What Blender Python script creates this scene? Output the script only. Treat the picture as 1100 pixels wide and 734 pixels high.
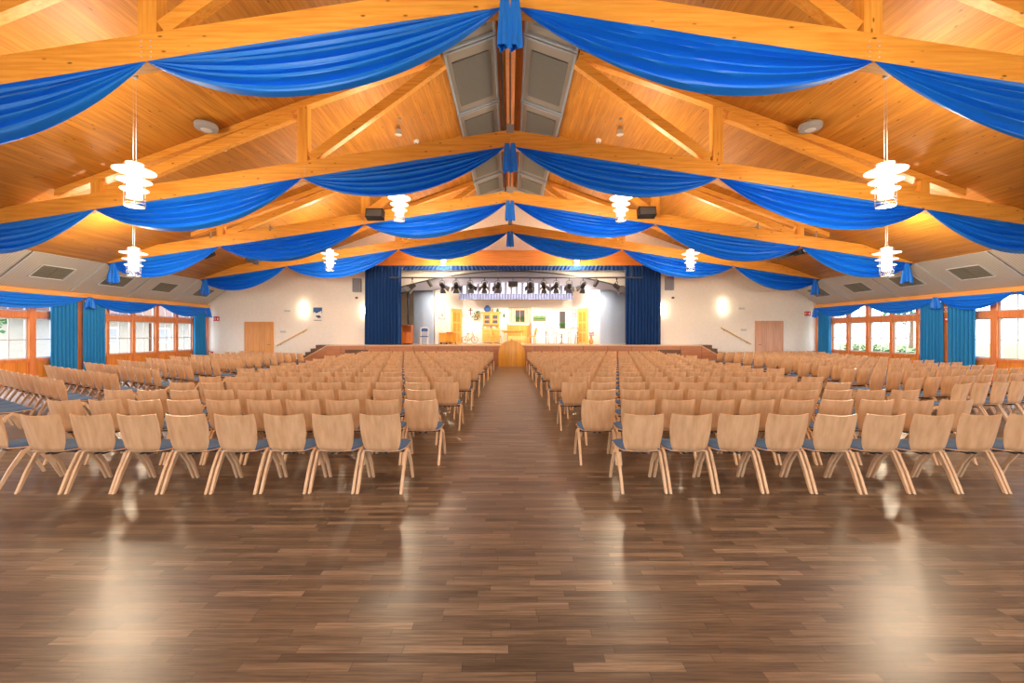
import bpy, bmesh, math, random
from mathutils import Vector, Matrix
random.seed(7)
for o in list(bpy.data.objects): bpy.data.objects.remove(o)
S = bpy.context.scene
C = S.collection
PI = math.pi
# ------------------------------------------------------------------ camera, light, exposure
H = 1.68
cam = bpy.data.cameras.new('camera'); co = bpy.data.objects.new('camera', cam); C.objects.link(co)
co.location = (0, 0, H); co.rotation_euler = (PI/2, 0, 0)
cam.sensor_width = 36; cam.lens = 14.4; cam.shift_x = 2/1100; cam.shift_y = -9/1100
cam.clip_start = .05; cam.clip_end = 400
S.camera = co
S.view_settings.view_transform = 'Standard'; S.view_settings.look = 'None'
S.view_settings.exposure = 0.0; S.view_settings.gamma = 1.0
S.view_settings.use_curve_mapping = False
LAMP_W = 400.0; LAMP_COL = (1.0, .81, .56)
SKY = 7.5
STAGE_W = 250.0
SCONCE_W = 3.5
W = bpy.data.worlds.new('sky'); S.world = W; W.use_nodes = True
bg = W.node_tree.nodes['Background']; bg.inputs[0].default_value = (.80, .90, 1.0, 1); bg.inputs[1].default_value = SKY

def at(px, py, Z):
    return Vector(((px-548)*Z/440, Z, H+(358-py)*Z/440))

# ------------------------------------------------------------------ mesh helpers
class MB:
    def __init__(s): s.v = []; s.f = []
    def add(s, vs, fs, m=None):
        n = len(s.v)
        s.v += [tuple(m @ Vector(p)) if m else tuple(p) for p in vs]
        s.f += [tuple(i+n for i in f) for f in fs]
        return s
    def box(s, c, d, m=None, rz=0, rx=0, ry=0):
        x, y, z = d[0]/2, d[1]/2, d[2]/2
        R = Matrix.Rotation(rz, 3, 'Z') @ Matrix.Rotation(ry, 3, 'Y') @ Matrix.Rotation(rx, 3, 'X')
        vs = [Vector(c) + R @ Vector((a*x, b*y, e*z)) for a in (-1,1) for b in (-1,1) for e in (-1,1)]
        return s.add(vs, [(0,1,3,2),(4,6,7,5),(0,4,5,1),(2,3,7,6),(0,2,6,4),(1,5,7,3)], m)
    def b2(s, a, b, m=None):
        return s.box([(a[i]+b[i])/2 for i in range(3)], [abs(b[i]-a[i]) for i in range(3)], m)
    def bar(s, p, q, w, h, m=None, up=(0,0,1)):
        p, q = Vector(p), Vector(q); d = (q-p).normalized(); u = Vector(up)
        r = d.cross(u)
        if r.length < 1e-4: r = d.cross(Vector((1,0,0)))
        r.normalize(); u = r.cross(d).normalized()
        vs = [e + r*(a*w/2) + u*(b*h/2) for e in (p,q) for a,b in ((-1,-1),(1,-1),(1,1),(-1,1))]
        return s.add(vs, [(3,2,1,0),(4,5,6,7),(0,1,5,4),(1,2,6,5),(2,3,7,6),(3,0,4,7)], m)
    def tube(s, pts, r, seg=8, m=None, closed=False):
        pts = [Vector(p) for p in pts]; n = len(pts); vs = []
        rs = r if isinstance(r, (list, tuple)) else [r]*n
        prev = None
        for i, p in enumerate(pts):
            if closed: d = pts[(i+1) % n]-pts[i-1]
            else: d = pts[min(i+1, n-1)]-pts[max(i-1, 0)]
            d.normalize()
            a = prev if prev is not None else (Vector((0,0,1)) if abs(d.z) < .9 else Vector((1,0,0)))
            x = (a - d*a.dot(d))
            if x.length < 1e-5: x = d.orthogonal()
            x.normalize(); prev = x; y = d.cross(x)
            vs += [p + x*(rs[i]*math.cos(2*PI*k/seg)) + y*(rs[i]*math.sin(2*PI*k/seg)) for k in range(seg)]
        fs = []
        for i in range(n if closed else n-1):
            j = (i+1) % n
            for k in range(seg):
                l = (k+1) % seg
                fs.append((i*seg+k, i*seg+l, j*seg+l, j*seg+k))
        if not closed: fs += [tuple(range(seg))[::-1], tuple((n-1)*seg+k for k in range(seg))]
        return s.add(vs, fs, m)
    def lathe(s, prof, seg=20, c=(0,0,0), m=None, sx=1, sy=1):
        vs = []; fs = []; n = len(prof)
        for r, z in prof:
            vs += [(c[0]+sx*r*math.cos(2*PI*k/seg), c[1]+sy*r*math.sin(2*PI*k/seg), c[2]+z) for k in range(seg)]
        for i in range(n-1):
            for k in range(seg):
                l = (k+1) % seg; fs.append((i*seg+k, i*seg+l, (i+1)*seg+l, (i+1)*seg+k))
        fs.append(tuple(range(seg))[::-1]); fs.append(tuple((n-1)*seg+k for k in range(seg)))
        return s.add(vs, fs, m)
    def prism(s, poly, a, b, axis='y', m=None):
        # poly in the two remaining axes, extruded along axis from a to b
        def P(u, w, t): return {'y': (u, t, w), 'x': (t, u, w), 'z': (u, w, t)}[axis]
        n = len(poly)
        vs = [P(u, w, a) for u, w in poly] + [P(u, w, b) for u, w in poly]
        fs = [tuple(range(n)), tuple(range(2*n-1, n-1, -1))] + [(i, i+n, (i+1) % n+n, (i+1) % n) for i in range(n)]
        return s.add(vs, fs, m)
    def grid(s, fn, nu, nv, m=None, wrap=False):
        vs = [fn(i/nu, j/nv) for i in range(nu+1) for j in range(nv+1)]
        fs = [(i*(nv+1)+j, (i+1)*(nv+1)+j, (i+1)*(nv+1)+j+1, i*(nv+1)+j+1) for i in range(nu) for j in range(nv)]
        return s.add(vs, fs, m)
    def sheet(s, fn, nu, nv, t, m=None):
        # a sheet of thickness t: fn gives points, offset along computed normals
        P = [[Vector(fn(i/nu, j/nv)) for j in range(nv+1)] for i in range(nu+1)]
        A = []; B = []
        for i in range(nu+1):
            for j in range(nv+1):
                du = P[min(i+1,nu)][j]-P[max(i-1,0)][j]; dv = P[i][min(j+1,nv)]-P[i][max(j-1,0)]
                n = du.cross(dv); n = n.normalized() if n.length > 1e-9 else Vector((0,0,0))
                A.append(P[i][j]+n*t/2); B.append(P[i][j]-n*t/2)
        N = len(A); w = nv+1; fs = []
        for i in range(nu):
            for j in range(nv):
                q = (i*w+j, (i+1)*w+j, (i+1)*w+j+1, i*w+j+1)
                fs.append(q); fs.append(tuple(N+k for k in q[::-1]))
        rim = [j for j in range(w)] + [i*w+nv for i in range(1, nu+1)] + [nu*w+j for j in range(nv-1, -1, -1)] + [i*w for i in range(nu-1, 0, -1)]
        for k in range(len(rim)):
            a, b = rim[k], rim[(k+1) % len(rim)]
            fs.append((a, b, b+N, a+N))
        return s.add(A+B, fs, m)
    def mesh(s, name, mat, smooth=False, bevel=0):
        me = bpy.data.meshes.new(name); me.from_pydata([tuple(p) for p in s.v], [], s.f); me.update()
        bm = bmesh.new(); bm.from_mesh(me)
        bmesh.ops.recalc_face_normals(bm, faces=bm.faces)
        if bevel: bmesh.ops.bevel(bm, geom=[e for e in bm.edges if e.calc_face_angle(0) > .5], offset=bevel, segments=2, affect='EDGES', profile=.6, clamp_overlap=True)
        bm.to_mesh(me); bm.free()
        if smooth:
            for p in me.polygons: p.use_smooth = True
            try: me.set_sharp_from_angle(angle=math.radians(38))
            except Exception: pass
        if mat: me.materials.append(mat)
        return me
    def build(s, name, mat, parent=None, smooth=False, bevel=0):
        o = bpy.data.objects.new(name, s.mesh(name, mat, smooth, bevel)); C.objects.link(o)
        if parent: o.parent = parent
        return o
def tag(o, label, cat, group=None, kind=None):
    if label: o['label'] = label
    if cat: o['category'] = cat
    if group: o['group'] = group
    if kind: o['kind'] = kind
    return o
def thing(name, label, cat, loc=(0,0,0), rz=0, group=None):
    o = bpy.data.objects.new(name, None); C.objects.link(o)
    o.empty_display_size = .1; o.location = loc; o.rotation_euler = (0, 0, rz)
    return tag(o, label, cat, group)
def struct(o): o['kind'] = 'structure'; return o
def copy_tree(o, parent=None):
    c = o.copy(); C.objects.link(c)
    if parent: c.parent = parent
    for ch in o.children: copy_tree(ch, c)
    return c
ORD = ['', 'first', 'second', 'third', 'fourth', 'fifth', 'sixth', 'seventh', 'eighth', 'ninth', 'tenth', 'eleventh', 'twelfth', 'thirteenth', 'fourteenth', 'fifteenth', 'sixteenth', 'seventeenth', 'eighteenth']

# ------------------------------------------------------------------ materials
def srgb(r, g, b):
    f = lambda c: (c/255/12.92) if c/255 <= .04045 else ((c/255+.055)/1.055)**2.4
    return (f(r), f(g), f(b), 1)
MT = {}
def mat(name, col, rough=.6, metal=0, emit=None, es=0, alpha=None, sheen=0, coat=0):
    m = bpy.data.materials.new(name); m.use_nodes = True
    p = m.node_tree.nodes['Principled BSDF']
    p.inputs['Base Color'].default_value = col; p.inputs['Roughness'].default_value = rough
    p.inputs['Metallic'].default_value = metal
    if emit: p.inputs['Emission Color'].default_value = emit; p.inputs['Emission Strength'].default_value = es
    if sheen: p.inputs['Sheen Weight'].default_value = sheen
    if coat: p.inputs['Coat Weight'].default_value = coat; p.inputs['Coat Roughness'].default_value = .1
    MT[name] = m
    # faint procedural mottling so that no surface is perfectly flat
    nt = m.node_tree; N = nt.nodes; L = nt.links
    tc = N.new('ShaderNodeTexCoord'); no = N.new('ShaderNodeTexNoise'); no.inputs['Scale'].default_value = 9
    mx = N.new('ShaderNodeMix'); mx.data_type = 'RGBA'
    L.new(tc.outputs['Object'], no.inputs['Vector']); L.new(no.outputs['Fac'], mx.inputs['Factor'])
    mx.inputs[6].default_value = tuple(c*.93 for c in col[:3])+(1,); mx.inputs[7].default_value = tuple(min(1, c*1.06) for c in col[:3])+(1,)
    L.new(mx.outputs[2], p.inputs['Base Color'])
    return m
def wood(name, c1, c2, axis='x', rough=.45, grain=1.0, knots=False, boards=None, coords='Object', spec=.5):
    """c1 light, c2 dark; grain runs along axis; boards=(axis across, width) adds board seams and per-board tone"""
    m = bpy.data.materials.new(name); m.use_nodes = True; MT[name] = m
    nt = m.node_tree; N = nt.nodes; L = nt.links; p = N['Principled BSDF']
    p.inputs['Roughness'].default_value = rough; p.inputs['Specular IOR Level'].default_value = spec
    tc = N.new('ShaderNodeTexCoord'); mp = N.new('ShaderNodeMapping')
    L.new(tc.outputs[coords], mp.inputs['Vector'])
    st = {'x': (1.2, 22, 22), 'y': (22, 1.2, 22), 'z': (22, 22, 1.2)}[axis]
    mp.inputs['Scale'].default_value = tuple(v*grain for v in st)
    oi = N.new('ShaderNodeObjectInfo')
    ad = N.new('ShaderNodeVectorMath'); ad.operation = 'ADD'
    ml = N.new('ShaderNodeMath'); ml.operation = 'MULTIPLY'; ml.inputs[1].default_value = 37
    L.new(oi.outputs['Random'], ml.inputs[0]); L.new(mp.outputs[0], ad.inputs[0]); L.new(ml.outputs[0], ad.inputs[1])
    no = N.new('ShaderNodeTexNoise'); no.inputs['Scale'].default_value = 1; no.inputs['Detail'].default_value = 4
    L.new(ad.outputs[0], no.inputs['Vector'])
    cr = N.new('ShaderNodeValToRGB'); L.new(no.outputs['Fac'], cr.inputs[0])
    cr.color_ramp.elements[0].position = .3; cr.color_ramp.elements[0].color = c2
    cr.color_ramp.elements[1].position = .68; cr.color_ramp.elements[1].color = c1
    out = cr.outputs[0]
    # broad tone change
    n2 = N.new('ShaderNodeTexNoise'); n2.inputs['Scale'].default_value = .5; n2.inputs['Detail'].default_value = 1
    L.new(tc.outputs[coords], n2.inputs['Vector'])
    mr = N.new('ShaderNodeMapRange'); mr.inputs[3].default_value = .9; mr.inputs[4].default_value = 1.1; L.new(n2.outputs['Fac'], mr.inputs[0])
    hs = N.new('ShaderNodeHueSaturation'); L.new(mr.outputs[0], hs.inputs['Value']); L.new(out, hs.inputs['Color']); out = hs.outputs[0]
    if boards:
        ax, w = boards
        sp = N.new('ShaderNodeSeparateXYZ'); L.new(tc.outputs[coords], sp.inputs[0])
        dv = N.new('ShaderNodeMath'); dv.operation = 'DIVIDE'; dv.inputs[1].default_value = w; L.new(sp.outputs[ax.upper()], dv.inputs[0])
        fl = N.new('ShaderNodeMath'); fl.operation = 'FLOOR'; L.new(dv.outputs[0], fl.inputs[0])
        fr = N.new('ShaderNodeMath'); fr.operation = 'FRACT'; L.new(dv.outputs[0], fr.inputs[0])
        wn = N.new('ShaderNodeTexWhiteNoise'); wn.noise_dimensions = '1D'; L.new(fl.outputs[0], wn.inputs['W'])
        m2 = N.new('ShaderNodeMapRange'); m2.inputs[3].default_value = .90; m2.inputs[4].default_value = 1.10; L.new(wn.outputs['Value'], m2.inputs[0])
        h2 = N.new('ShaderNodeHueSaturation'); L.new(m2.outputs[0], h2.inputs['Value']); L.new(out, h2.inputs['Color'])
        lt = N.new('ShaderNodeMath'); lt.operation = 'LESS_THAN'; lt.inputs[1].default_value = .03; L.new(fr.outputs[0], lt.inputs[0])
        mg = N.new('ShaderNodeMix'); mg.data_type = 'RGBA'; L.new(lt.outputs[0], mg.inputs['Factor']); L.new(h2.outputs[0], mg.inputs[6])
        mg.inputs[7].default_value = tuple(c*.72 for c in c2[:3])+(1,)
        out = mg.outputs[2]
    if knots:
        mk = N.new('ShaderNodeMapping'); mk.inputs['Scale'].default_value = {'x': (2.0, 5, 5), 'y': (5, 2.0, 5), 'z': (5, 5, 2.0)}[axis]
        L.new(tc.outputs[coords], mk.inputs['Vector'])
        vo = N.new('ShaderNodeTexVoronoi'); vo.inputs['Scale'].default_value = 1.2; L.new(mk.outputs[0], vo.inputs['Vector'])
        kr = N.new('ShaderNodeMapRange'); kr.inputs[1].default_value = .05; kr.inputs[2].default_value = .12; L.new(vo.outputs['Distance'], kr.inputs[0])
        mk2 = N.new('ShaderNodeMix'); mk2.data_type = 'RGBA'; L.new(kr.outputs[0], mk2.inputs['Factor']); mk2.inputs[6].default_value = tuple(c*.3 for c in c2[:3])+(1,); L.new(out, mk2.inputs[7])
        out = mk2.outputs[2]
    L.new(out, p.inputs['Base Color'])
    return m
GL1, GL2 = srgb(242, 180, 82), srgb(222, 148, 52)
wood('glulam', GL1, GL2, 'x', .42, knots=True)
wood('glulam_post', GL1, GL2, 'z', .42, knots=True)
wood('deck', srgb(206, 142, 54), srgb(178, 112, 34), 'y', .5, boards=('x', .14), knots=True)
wood('frame_wood', srgb(226, 140, 84), srgb(204, 116, 62), 'z', .4)
wood('rail_wood', srgb(240, 172, 88), srgb(225, 148, 66), 'y', .45)
wood('panel_wood', srgb(232, 150, 66), srgb(212, 126, 46), 'z', .38, boards=('y', .31))
wood('beech', srgb(228, 184, 140), srgb(206, 158, 114), 'z', .36, grain=.8)
wood('beech_leg', srgb(234, 198, 158), srgb(218, 176, 136), 'z', .4)
wood('stage_wood', srgb(190, 128, 88), srgb(170, 108, 70), 'x', .45, boards=('x', 1.25))
wood('stage_floor', srgb(222, 188, 150), srgb(200, 160, 122), 'x', .4, boards=('y', .14))
wood('dark_step', srgb(120, 84, 60), srgb(92, 62, 44), 'x', .5)
wood('oak_door', srgb(228, 160, 84), srgb(212, 140, 64), 'z', .4, boards=('x', .31))
wood('beech_door', srgb(222, 170, 136), srgb(206, 150, 116), 'z', .4, boards=('x', .31))
wood('pine', srgb(240, 196, 118), srgb(224, 170, 88), 'z', .4)
wood('honey', srgb(232, 170, 70), srgb(214, 146, 46), 'z', .3, boards=('x', .13))
wood('header_wood', srgb(226, 146, 66), srgb(206, 124, 46), 'x', .5)
wood('cabinet_wood', srgb(222, 126, 50), srgb(196, 102, 36), 'z', .4)
mat('plaster', srgb(240, 234, 224), .9)
mat('set_wall', srgb(246, 242, 234), .85)
mat('set_blue', srgb(196, 214, 238), .8)
mat('set_blue_dark', srgb(140, 158, 188), .8)
mat('beige', srgb(226, 214, 196), .9)
mat('drape_blue', srgb(10, 122, 240), .5)
mat('curtain_blue', srgb(34, 138, 205), .8)
mat('stage_curtain', srgb(8, 62, 124), .85)
mat('cushion', srgb(66, 100, 146), .8)
mat('steel', srgb(60, 60, 62), .4, .6)
mat('chrome', srgb(200, 200, 205), .25, .9)
mat('black', srgb(28, 28, 30), .5)
mat('dark_grey', srgb(70, 70, 74), .5)
mat('grey', srgb(150, 152, 156), .6)
mat('light_grey', srgb(200, 202, 204), .6)
mat('white', srgb(238, 238, 236), .5)
mat('arch_grey', srgb(128, 128, 144), .8)
mat('seam_grey', srgb(196, 196, 196), .5)
mat('vent_dark', srgb(120, 116, 104), .6)
mat('sky_frame', srgb(150, 162, 176), .5)
mat('sky_blind', srgb(98, 100, 98), .7)
mat('sky_surround', srgb(142, 138, 132), .7)
mat('red', srgb(210, 30, 35), .4)
mat('green', srgb(30, 150, 70), .5)
mat('leaf', srgb(70, 120, 60), .7)
mat('leaf_dark', srgb(50, 92, 48), .7)
mat('lawn', srgb(112, 130, 64), .9)
mat('meadow', srgb(130, 160, 84), .9)
mat('pavement', srgb(150, 148, 144), .9)
mat('render_wall', srgb(168, 160, 148), .9)
mat('pink', srgb(226, 150, 160), .7)
mat('ochre', srgb(200, 150, 90), .7)
mat('blue_paint', srgb(50, 90, 150), .5)
mat('paper', srgb(236, 236, 236), .7)
mat('roof_brown', srgb(96, 64, 46), .8)
mat('upholstery', srgb(240, 236, 226), .8)
mat('walnut', srgb(110, 74, 50), .4)
mat('lampglass', srgb(255, 244, 225), .4, emit=(1, .86, .66, 1), es=5)
mat('lampdisc', srgb(255, 248, 235), .4, emit=(1, .9, .75, 1), es=.7)
mat('bulb', srgb(255, 244, 225), .4, emit=(1, .84, .6, 1), es=12)

def floor_mat():
    m = bpy.data.materials.new('parquet'); m.use_nodes = True; nt = m.node_tree; N = nt.nodes; L = nt.links; p = N['Principled BSDF']
    def mth(op, a, b=None):
        n = N.new('ShaderNodeMath'); n.operation = op
        for i, v in enumerate((a, b)):
            if v is None: continue
            if isinstance(v, (int, float)): n.inputs[i].default_value = v
            else: L.new(v, n.inputs[i])
        return n.outputs[0]
    tc = N.new('ShaderNodeTexCoord'); sp = N.new('ShaderNodeSeparateXYZ'); L.new(tc.outputs['Object'], sp.inputs[0])
    ry = mth('DIVIDE', sp.outputs['Y'], .058); row = mth('FLOOR', ry); fy = mth('FRACT', ry)
    w1 = N.new('ShaderNodeTexWhiteNoise'); w1.noise_dimensions = '1D'; L.new(row, w1.inputs['W'])
    rx = mth('ADD', mth('DIVIDE', sp.outputs['X'], .56), mth('MULTIPLY', w1.outputs['Value'], 13.7))
    col = mth('FLOOR', rx); fx = mth('FRACT', rx)
    cb = N.new('ShaderNodeCombineXYZ'); L.new(row, cb.inputs[0]); L.new(col, cb.inputs[1])
    w2 = N.new('ShaderNodeTexWhiteNoise'); w2.noise_dimensions = '2D'; L.new(cb.outputs[0], w2.inputs['Vector'])
    cr = N.new('ShaderNodeValToRGB'); L.new(w2.outputs['Value'], cr.inputs[0]); e = cr.color_ramp.elements
    e[0].position = 0; e[0].color = srgb(84, 72, 62); e[1].position = 1; e[1].color = srgb(138, 121, 104)
    for pos, c in ((.3, (99, 85, 73)), (.6, (108, 93, 79)), (.88, (120, 104, 89))):
        k = e.new(pos); k.color = srgb(*c)
    mp = N.new('ShaderNodeMapping'); mp.inputs['Scale'].default_value = (3, 75, 1); L.new(tc.outputs['Object'], mp.inputs[0])
    of = N.new('ShaderNodeVectorMath'); of.operation = 'ADD'; L.new(mp.outputs[0], of.inputs[0]); L.new(mth('MULTIPLY', w2.outputs['Value'], 40), of.inputs[1])
    gn = N.new('ShaderNodeTexNoise'); gn.inputs['Scale'].default_value = 1; gn.inputs['Detail'].default_value = 6; gn.inputs['Roughness'].default_value = .65; L.new(of.outputs[0], gn.inputs['Vector'])
    gr = N.new('ShaderNodeMapRange'); gr.inputs[1].default_value = .3; gr.inputs[2].default_value = .7; gr.inputs[3].default_value = .45; gr.inputs[4].default_value = 1.5; L.new(gn.outputs['Fac'], gr.inputs[0])
    hs = N.new('ShaderNodeHueSaturation'); L.new(cr.outputs[0], hs.inputs['Color']); L.new(gr.outputs[0], hs.inputs['Value'])
    gap = mth('MAXIMUM', mth('LESS_THAN', fy, .04), mth('LESS_THAN', fx, .006))
    mx = N.new('ShaderNodeMix'); mx.data_type = 'RGBA'; L.new(mth('MULTIPLY', gap, .6), mx.inputs['Factor']); L.new(hs.outputs[0], mx.inputs[6]); mx.inputs[7].default_value = srgb(40, 28, 20)
    L.new(mx.outputs[2], p.inputs['Base Color'])
    rr = N.new('ShaderNodeMapRange'); rr.inputs[3].default_value = .24; rr.inputs[4].default_value = .38; L.new(gn.outputs['Fac'], rr.inputs[0])
    L.new(rr.outputs[0], p.inputs['Roughness'])
    bp = N.new('ShaderNodeBump'); bp.inputs['Strength'].default_value = .18; bp.inputs['Distance'].default_value = .004
    L.new(mth('ADD', mth('MULTIPLY', gn.outputs['Fac'], .5), mth('MULTIPLY', w2.outputs['Value'], .4)), bp.inputs['Height']); L.new(bp.outputs[0], p.inputs['Normal'])
    p.inputs['Specular IOR Level'].default_value = .42
    MT['parquet'] = m
floor_mat()
def stripes(name, c1, c2, axis, w, rough=.6, duty=.5):
    m = bpy.data.materials.new(name); m.use_nodes = True; nt = m.node_tree; N = nt.nodes; L = nt.links; p = N['Principled BSDF']
    tc = N.new('ShaderNodeTexCoord'); sp = N.new('ShaderNodeSeparateXYZ'); L.new(tc.outputs['Object'], sp.inputs[0])
    d = N.new('ShaderNodeMath'); d.operation = 'DIVIDE'; d.inputs[1].default_value = w; L.new(sp.outputs[axis], d.inputs[0])
    f = N.new('ShaderNodeMath'); f.operation = 'FRACT'; L.new(d.outputs[0], f.inputs[0])
    l = N.new('ShaderNodeMath'); l.operation = 'LESS_THAN'; l.inputs[1].default_value = duty; L.new(f.outputs[0], l.inputs[0])
    x = N.new('ShaderNodeMix'); x.data_type = 'RGBA'; L.new(l.outputs[0], x.inputs['Factor']); x.inputs[6].default_value = c1; x.inputs[7].default_value = c2
    L.new(x.outputs[2], p.inputs['Base Color']); p.inputs['Roughness'].default_value = rough
    MT[name] = m
stripes('acoustic', srgb(198, 192, 184), srgb(176, 170, 162), 'Y', .08, .55, .35)
stripes('valance_stripe', srgb(226, 216, 222), srgb(92, 92, 112), 'X', .32, .8, .45)
stripes('valance_low', srgb(110, 114, 140), srgb(78, 82, 108), 'X', .16, .8, .5)
stripes('floral', srgb(232, 218, 196), srgb(196, 160, 130), 'X', .09, .9, .4)
def glass():
    m = bpy.data.materials.new('window_glass'); m.use_nodes = True; nt = m.node_tree; N = nt.nodes; L = nt.links
    for n in list(N): N.remove(n)
    o = N.new('ShaderNodeOutputMaterial'); t = N.new('ShaderNodeBsdfTransparent'); g = N.new('ShaderNodeBsdfGlossy'); g.inputs['Roughness'].default_value = .02
    x = N.new('ShaderNodeMixShader'); x.inputs[0].default_value = .05
    L.new(t.outputs[0], x.inputs[1]); L.new(g.outputs[0], x.inputs[2]); L.new(x.outputs[0], o.inputs[0]); MT['window_glass'] = m
glass()

# ------------------------------------------------------------------ the room
XL, XR, YB, YF = -16.45, 16.65, 22.3, -7.0
RZ = H+8.05; SL = .36                       # ridge height and pitch of the deck
def deckz(x): return RZ-SL*abs(x)
struct(MB().b2((XL-.3, YF-.3, -.2), (XR+.3, YB+5, 0)).build('floor', MT['parquet']))
rf = MB()
for s in (-1, 1):
    rf.prism([(0, RZ), (s*17.0, deckz(17)), (s*17.0, deckz(17)+.25), (0, RZ+.25)], YF-.2, YB+4.8)
struct(rf.build('ceiling', MT['deck']))
def gable(x0, x1, z0):
    pts = [(x0, z0), (x1, z0), (x1, deckz(x1)+.02)]
    if x0 < 0 < x1: pts.append((0, RZ+.02))
    pts.append((x0, deckz(x0)+.02)); return pts
OL, OR_ = -7.0, 7.4                        # proscenium opening
OT = 5.3
bw = MB()
bw.prism(gable(XL-.2, OL, 0), YB, YB+.25); bw.prism(gable(OR_, XR+.2, 0), YB, YB+.25); bw.prism(gable(OL, OR_, OT), YB, YB+.25)
struct(bw.build('wall_back', MT['plaster']))
pl = MB()
for x0, x1 in ((-9.9, OL), (OR_, 10.2)): pl.b2((x0, YB-.06, 0), (x1, YB, 6.0))
struct(pl.build('trim_1', MT['plaster']))
rw = MB(); rw.prism(gable(XL-.2, -12, 0), YF-.25, YF); rw.prism(gable(12, XR+.2, 0), YF-.25, YF); rw.prism(gable(-12, 12, 3.6), YF-.25, YF); rw.b2((-12, YF-.25, 0), (12, YF, .7))
struct(rw.build('wall_rear', MT['plaster']))
for k in range(8):                          # unseen rear glazing, added to bring cooler daylight onto the nearest chairs
    x0 = -12+3*k; f = MB()
    for a, b in (((x0, .7), (x0+.09, 3.6)), ((x0+2.91, .7), (x0+3, 3.6)), ((x0+.09, .7), (x0+2.91, .79)), ((x0+.09, 3.51), (x0+2.91, 3.6)), ((x0+1.46, .79), (x0+1.54, 3.51))): f.b2((a[0], YF-.16, a[1]), (b[0], YF-.06, b[1]))
    fo = struct(f.build('window_%d' % (101+k), MT['frame_wood'])); MB().b2((x0+.09, YF-.12, .79), (x0+2.91, YF-.11, 3.51)).build('pane', MT['window_glass'], fo)
L_ = bpy.data.lights.new('rear_portal', 'AREA'); L_.shape = 'RECTANGLE'; L_.size = 24; L_.size_y = 2.8; L_.cycles.is_portal = True
o = bpy.data.objects.new('rear_portal', L_); C.objects.link(o); o.location = (0, YF-.02, 2.15); o.rotation_euler = (PI/2, 0, 0)
struct(MB().b2((-40, -60, -.4), (40, YF-.3, -.06)).build('rear_terrace', MT['pavement']))

# side walls: timber framing with window bays
LOW = [(15.82, 16.68), (16.80, 17.83), (17.97, 19.0), (19.17, 20.13), (20.28, 21.2), (21.32, 22.15),
       (14.2, 15.28), (13.0, 14.0), (11.85, 12.85), (10.7, 11.7)]
y = 10.55
while y-1.3 > YF+.3: LOW.append((y-1.3, y)); y -= 1.45
LOW.sort()
wn = 1
for side, X in (('left', XL), ('right', XR)):
    s = -1 if side == 'left' else 1
    wb = MB(); x0, x1 = X, X+s*.18
    wb.b2((x0, YF, 2.2), (x1, YB, 2.43)); wb.b2((x0, YF, 3.0), (x1, YB, 4.35)); wb.b2((x0, YF, .70), (x1, YB, .80))
    edges = [YF]+[v for a in LOW for v in a]+[YB]
    for i in range(0, len(edges), 2):
        wb.b2((x0-s*.02, edges[i], .0), (x1, edges[i+1], 3.0))
    struct(wb.build('wall_'+side, MT['frame_wood']))
    struct(MB().b2((x0+s*.03, YF, 0), (x1, YB, .70)).build('trim_%d' % (2 if s < 0 else 3), MT['panel_wood']))
    for a, b in LOW:
        xm = X+s*.09
        f = MB(); w = .05
        for z0, z1 in ((.8, 2.2), (2.43, 3.0)):
            f.b2((xm-.03, a, z0), (xm+.03, a+w, z1)); f.b2((xm-.03, b-w, z0), (xm+.03, b, z1))
            f.b2((xm-.03, a+w, z0), (xm+.03, b-w, z0+w)); f.b2((xm-.03, a+w, z1-w), (xm+.03, b-w, z1))
            m = (a+b)/2; f.b2((xm-.018, m-.014, z0+w), (xm+.018, m+.014, z1-w))
        f.b2((xm-.016, a+w, 1.44), (xm+.016, (a+b)/2-.014, 1.475)); f.b2((xm-.016, (a+b)/2+.014, 1.44), (xm+.016, b-w, 1.475))
        fo = struct(f.build('window_%d' % wn, MT['light_grey'])); wn += 1
        g = MB()
        for z0, z1 in ((.84, 2.16), (2.47, 2.96)): g.b2((xm-.004, a+.04, z0), (xm+.004, b-.04, z1))
        g.build('pane', MT['window_glass'], fo)
# daylight portals in the two window walls
for X, r in ((XL-.12, -PI/2), (XR+.12, PI/2)):
    L_ = bpy.data.lights.new('window_portal', 'AREA'); L_.shape = 'RECTANGLE'; L_.size = 2.3; L_.size_y = YB-YF
    try: L_.cycles.is_portal = True
    except Exception: pass
    o = bpy.data.objects.new('window_portal', L_); C.objects.link(o); o.location = (X, (YB+YF)/2, 1.9); o.rotation_euler = (0, r, 0)

# timber rail over the windows
for side, X in (('left', XL), ('right', XR)):
    s = -1 if side == 'left' else 1
    tag(MB().b2((X-s*.16, YF, 3.02), (X, YB-.07, 3.2)).build('timber_rail', MT['rail_wood'], bevel=.01),
        'long pine rail above the %s windows holding the blue valance' % side, 'rail', 'pine rails over the side windows')
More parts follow.
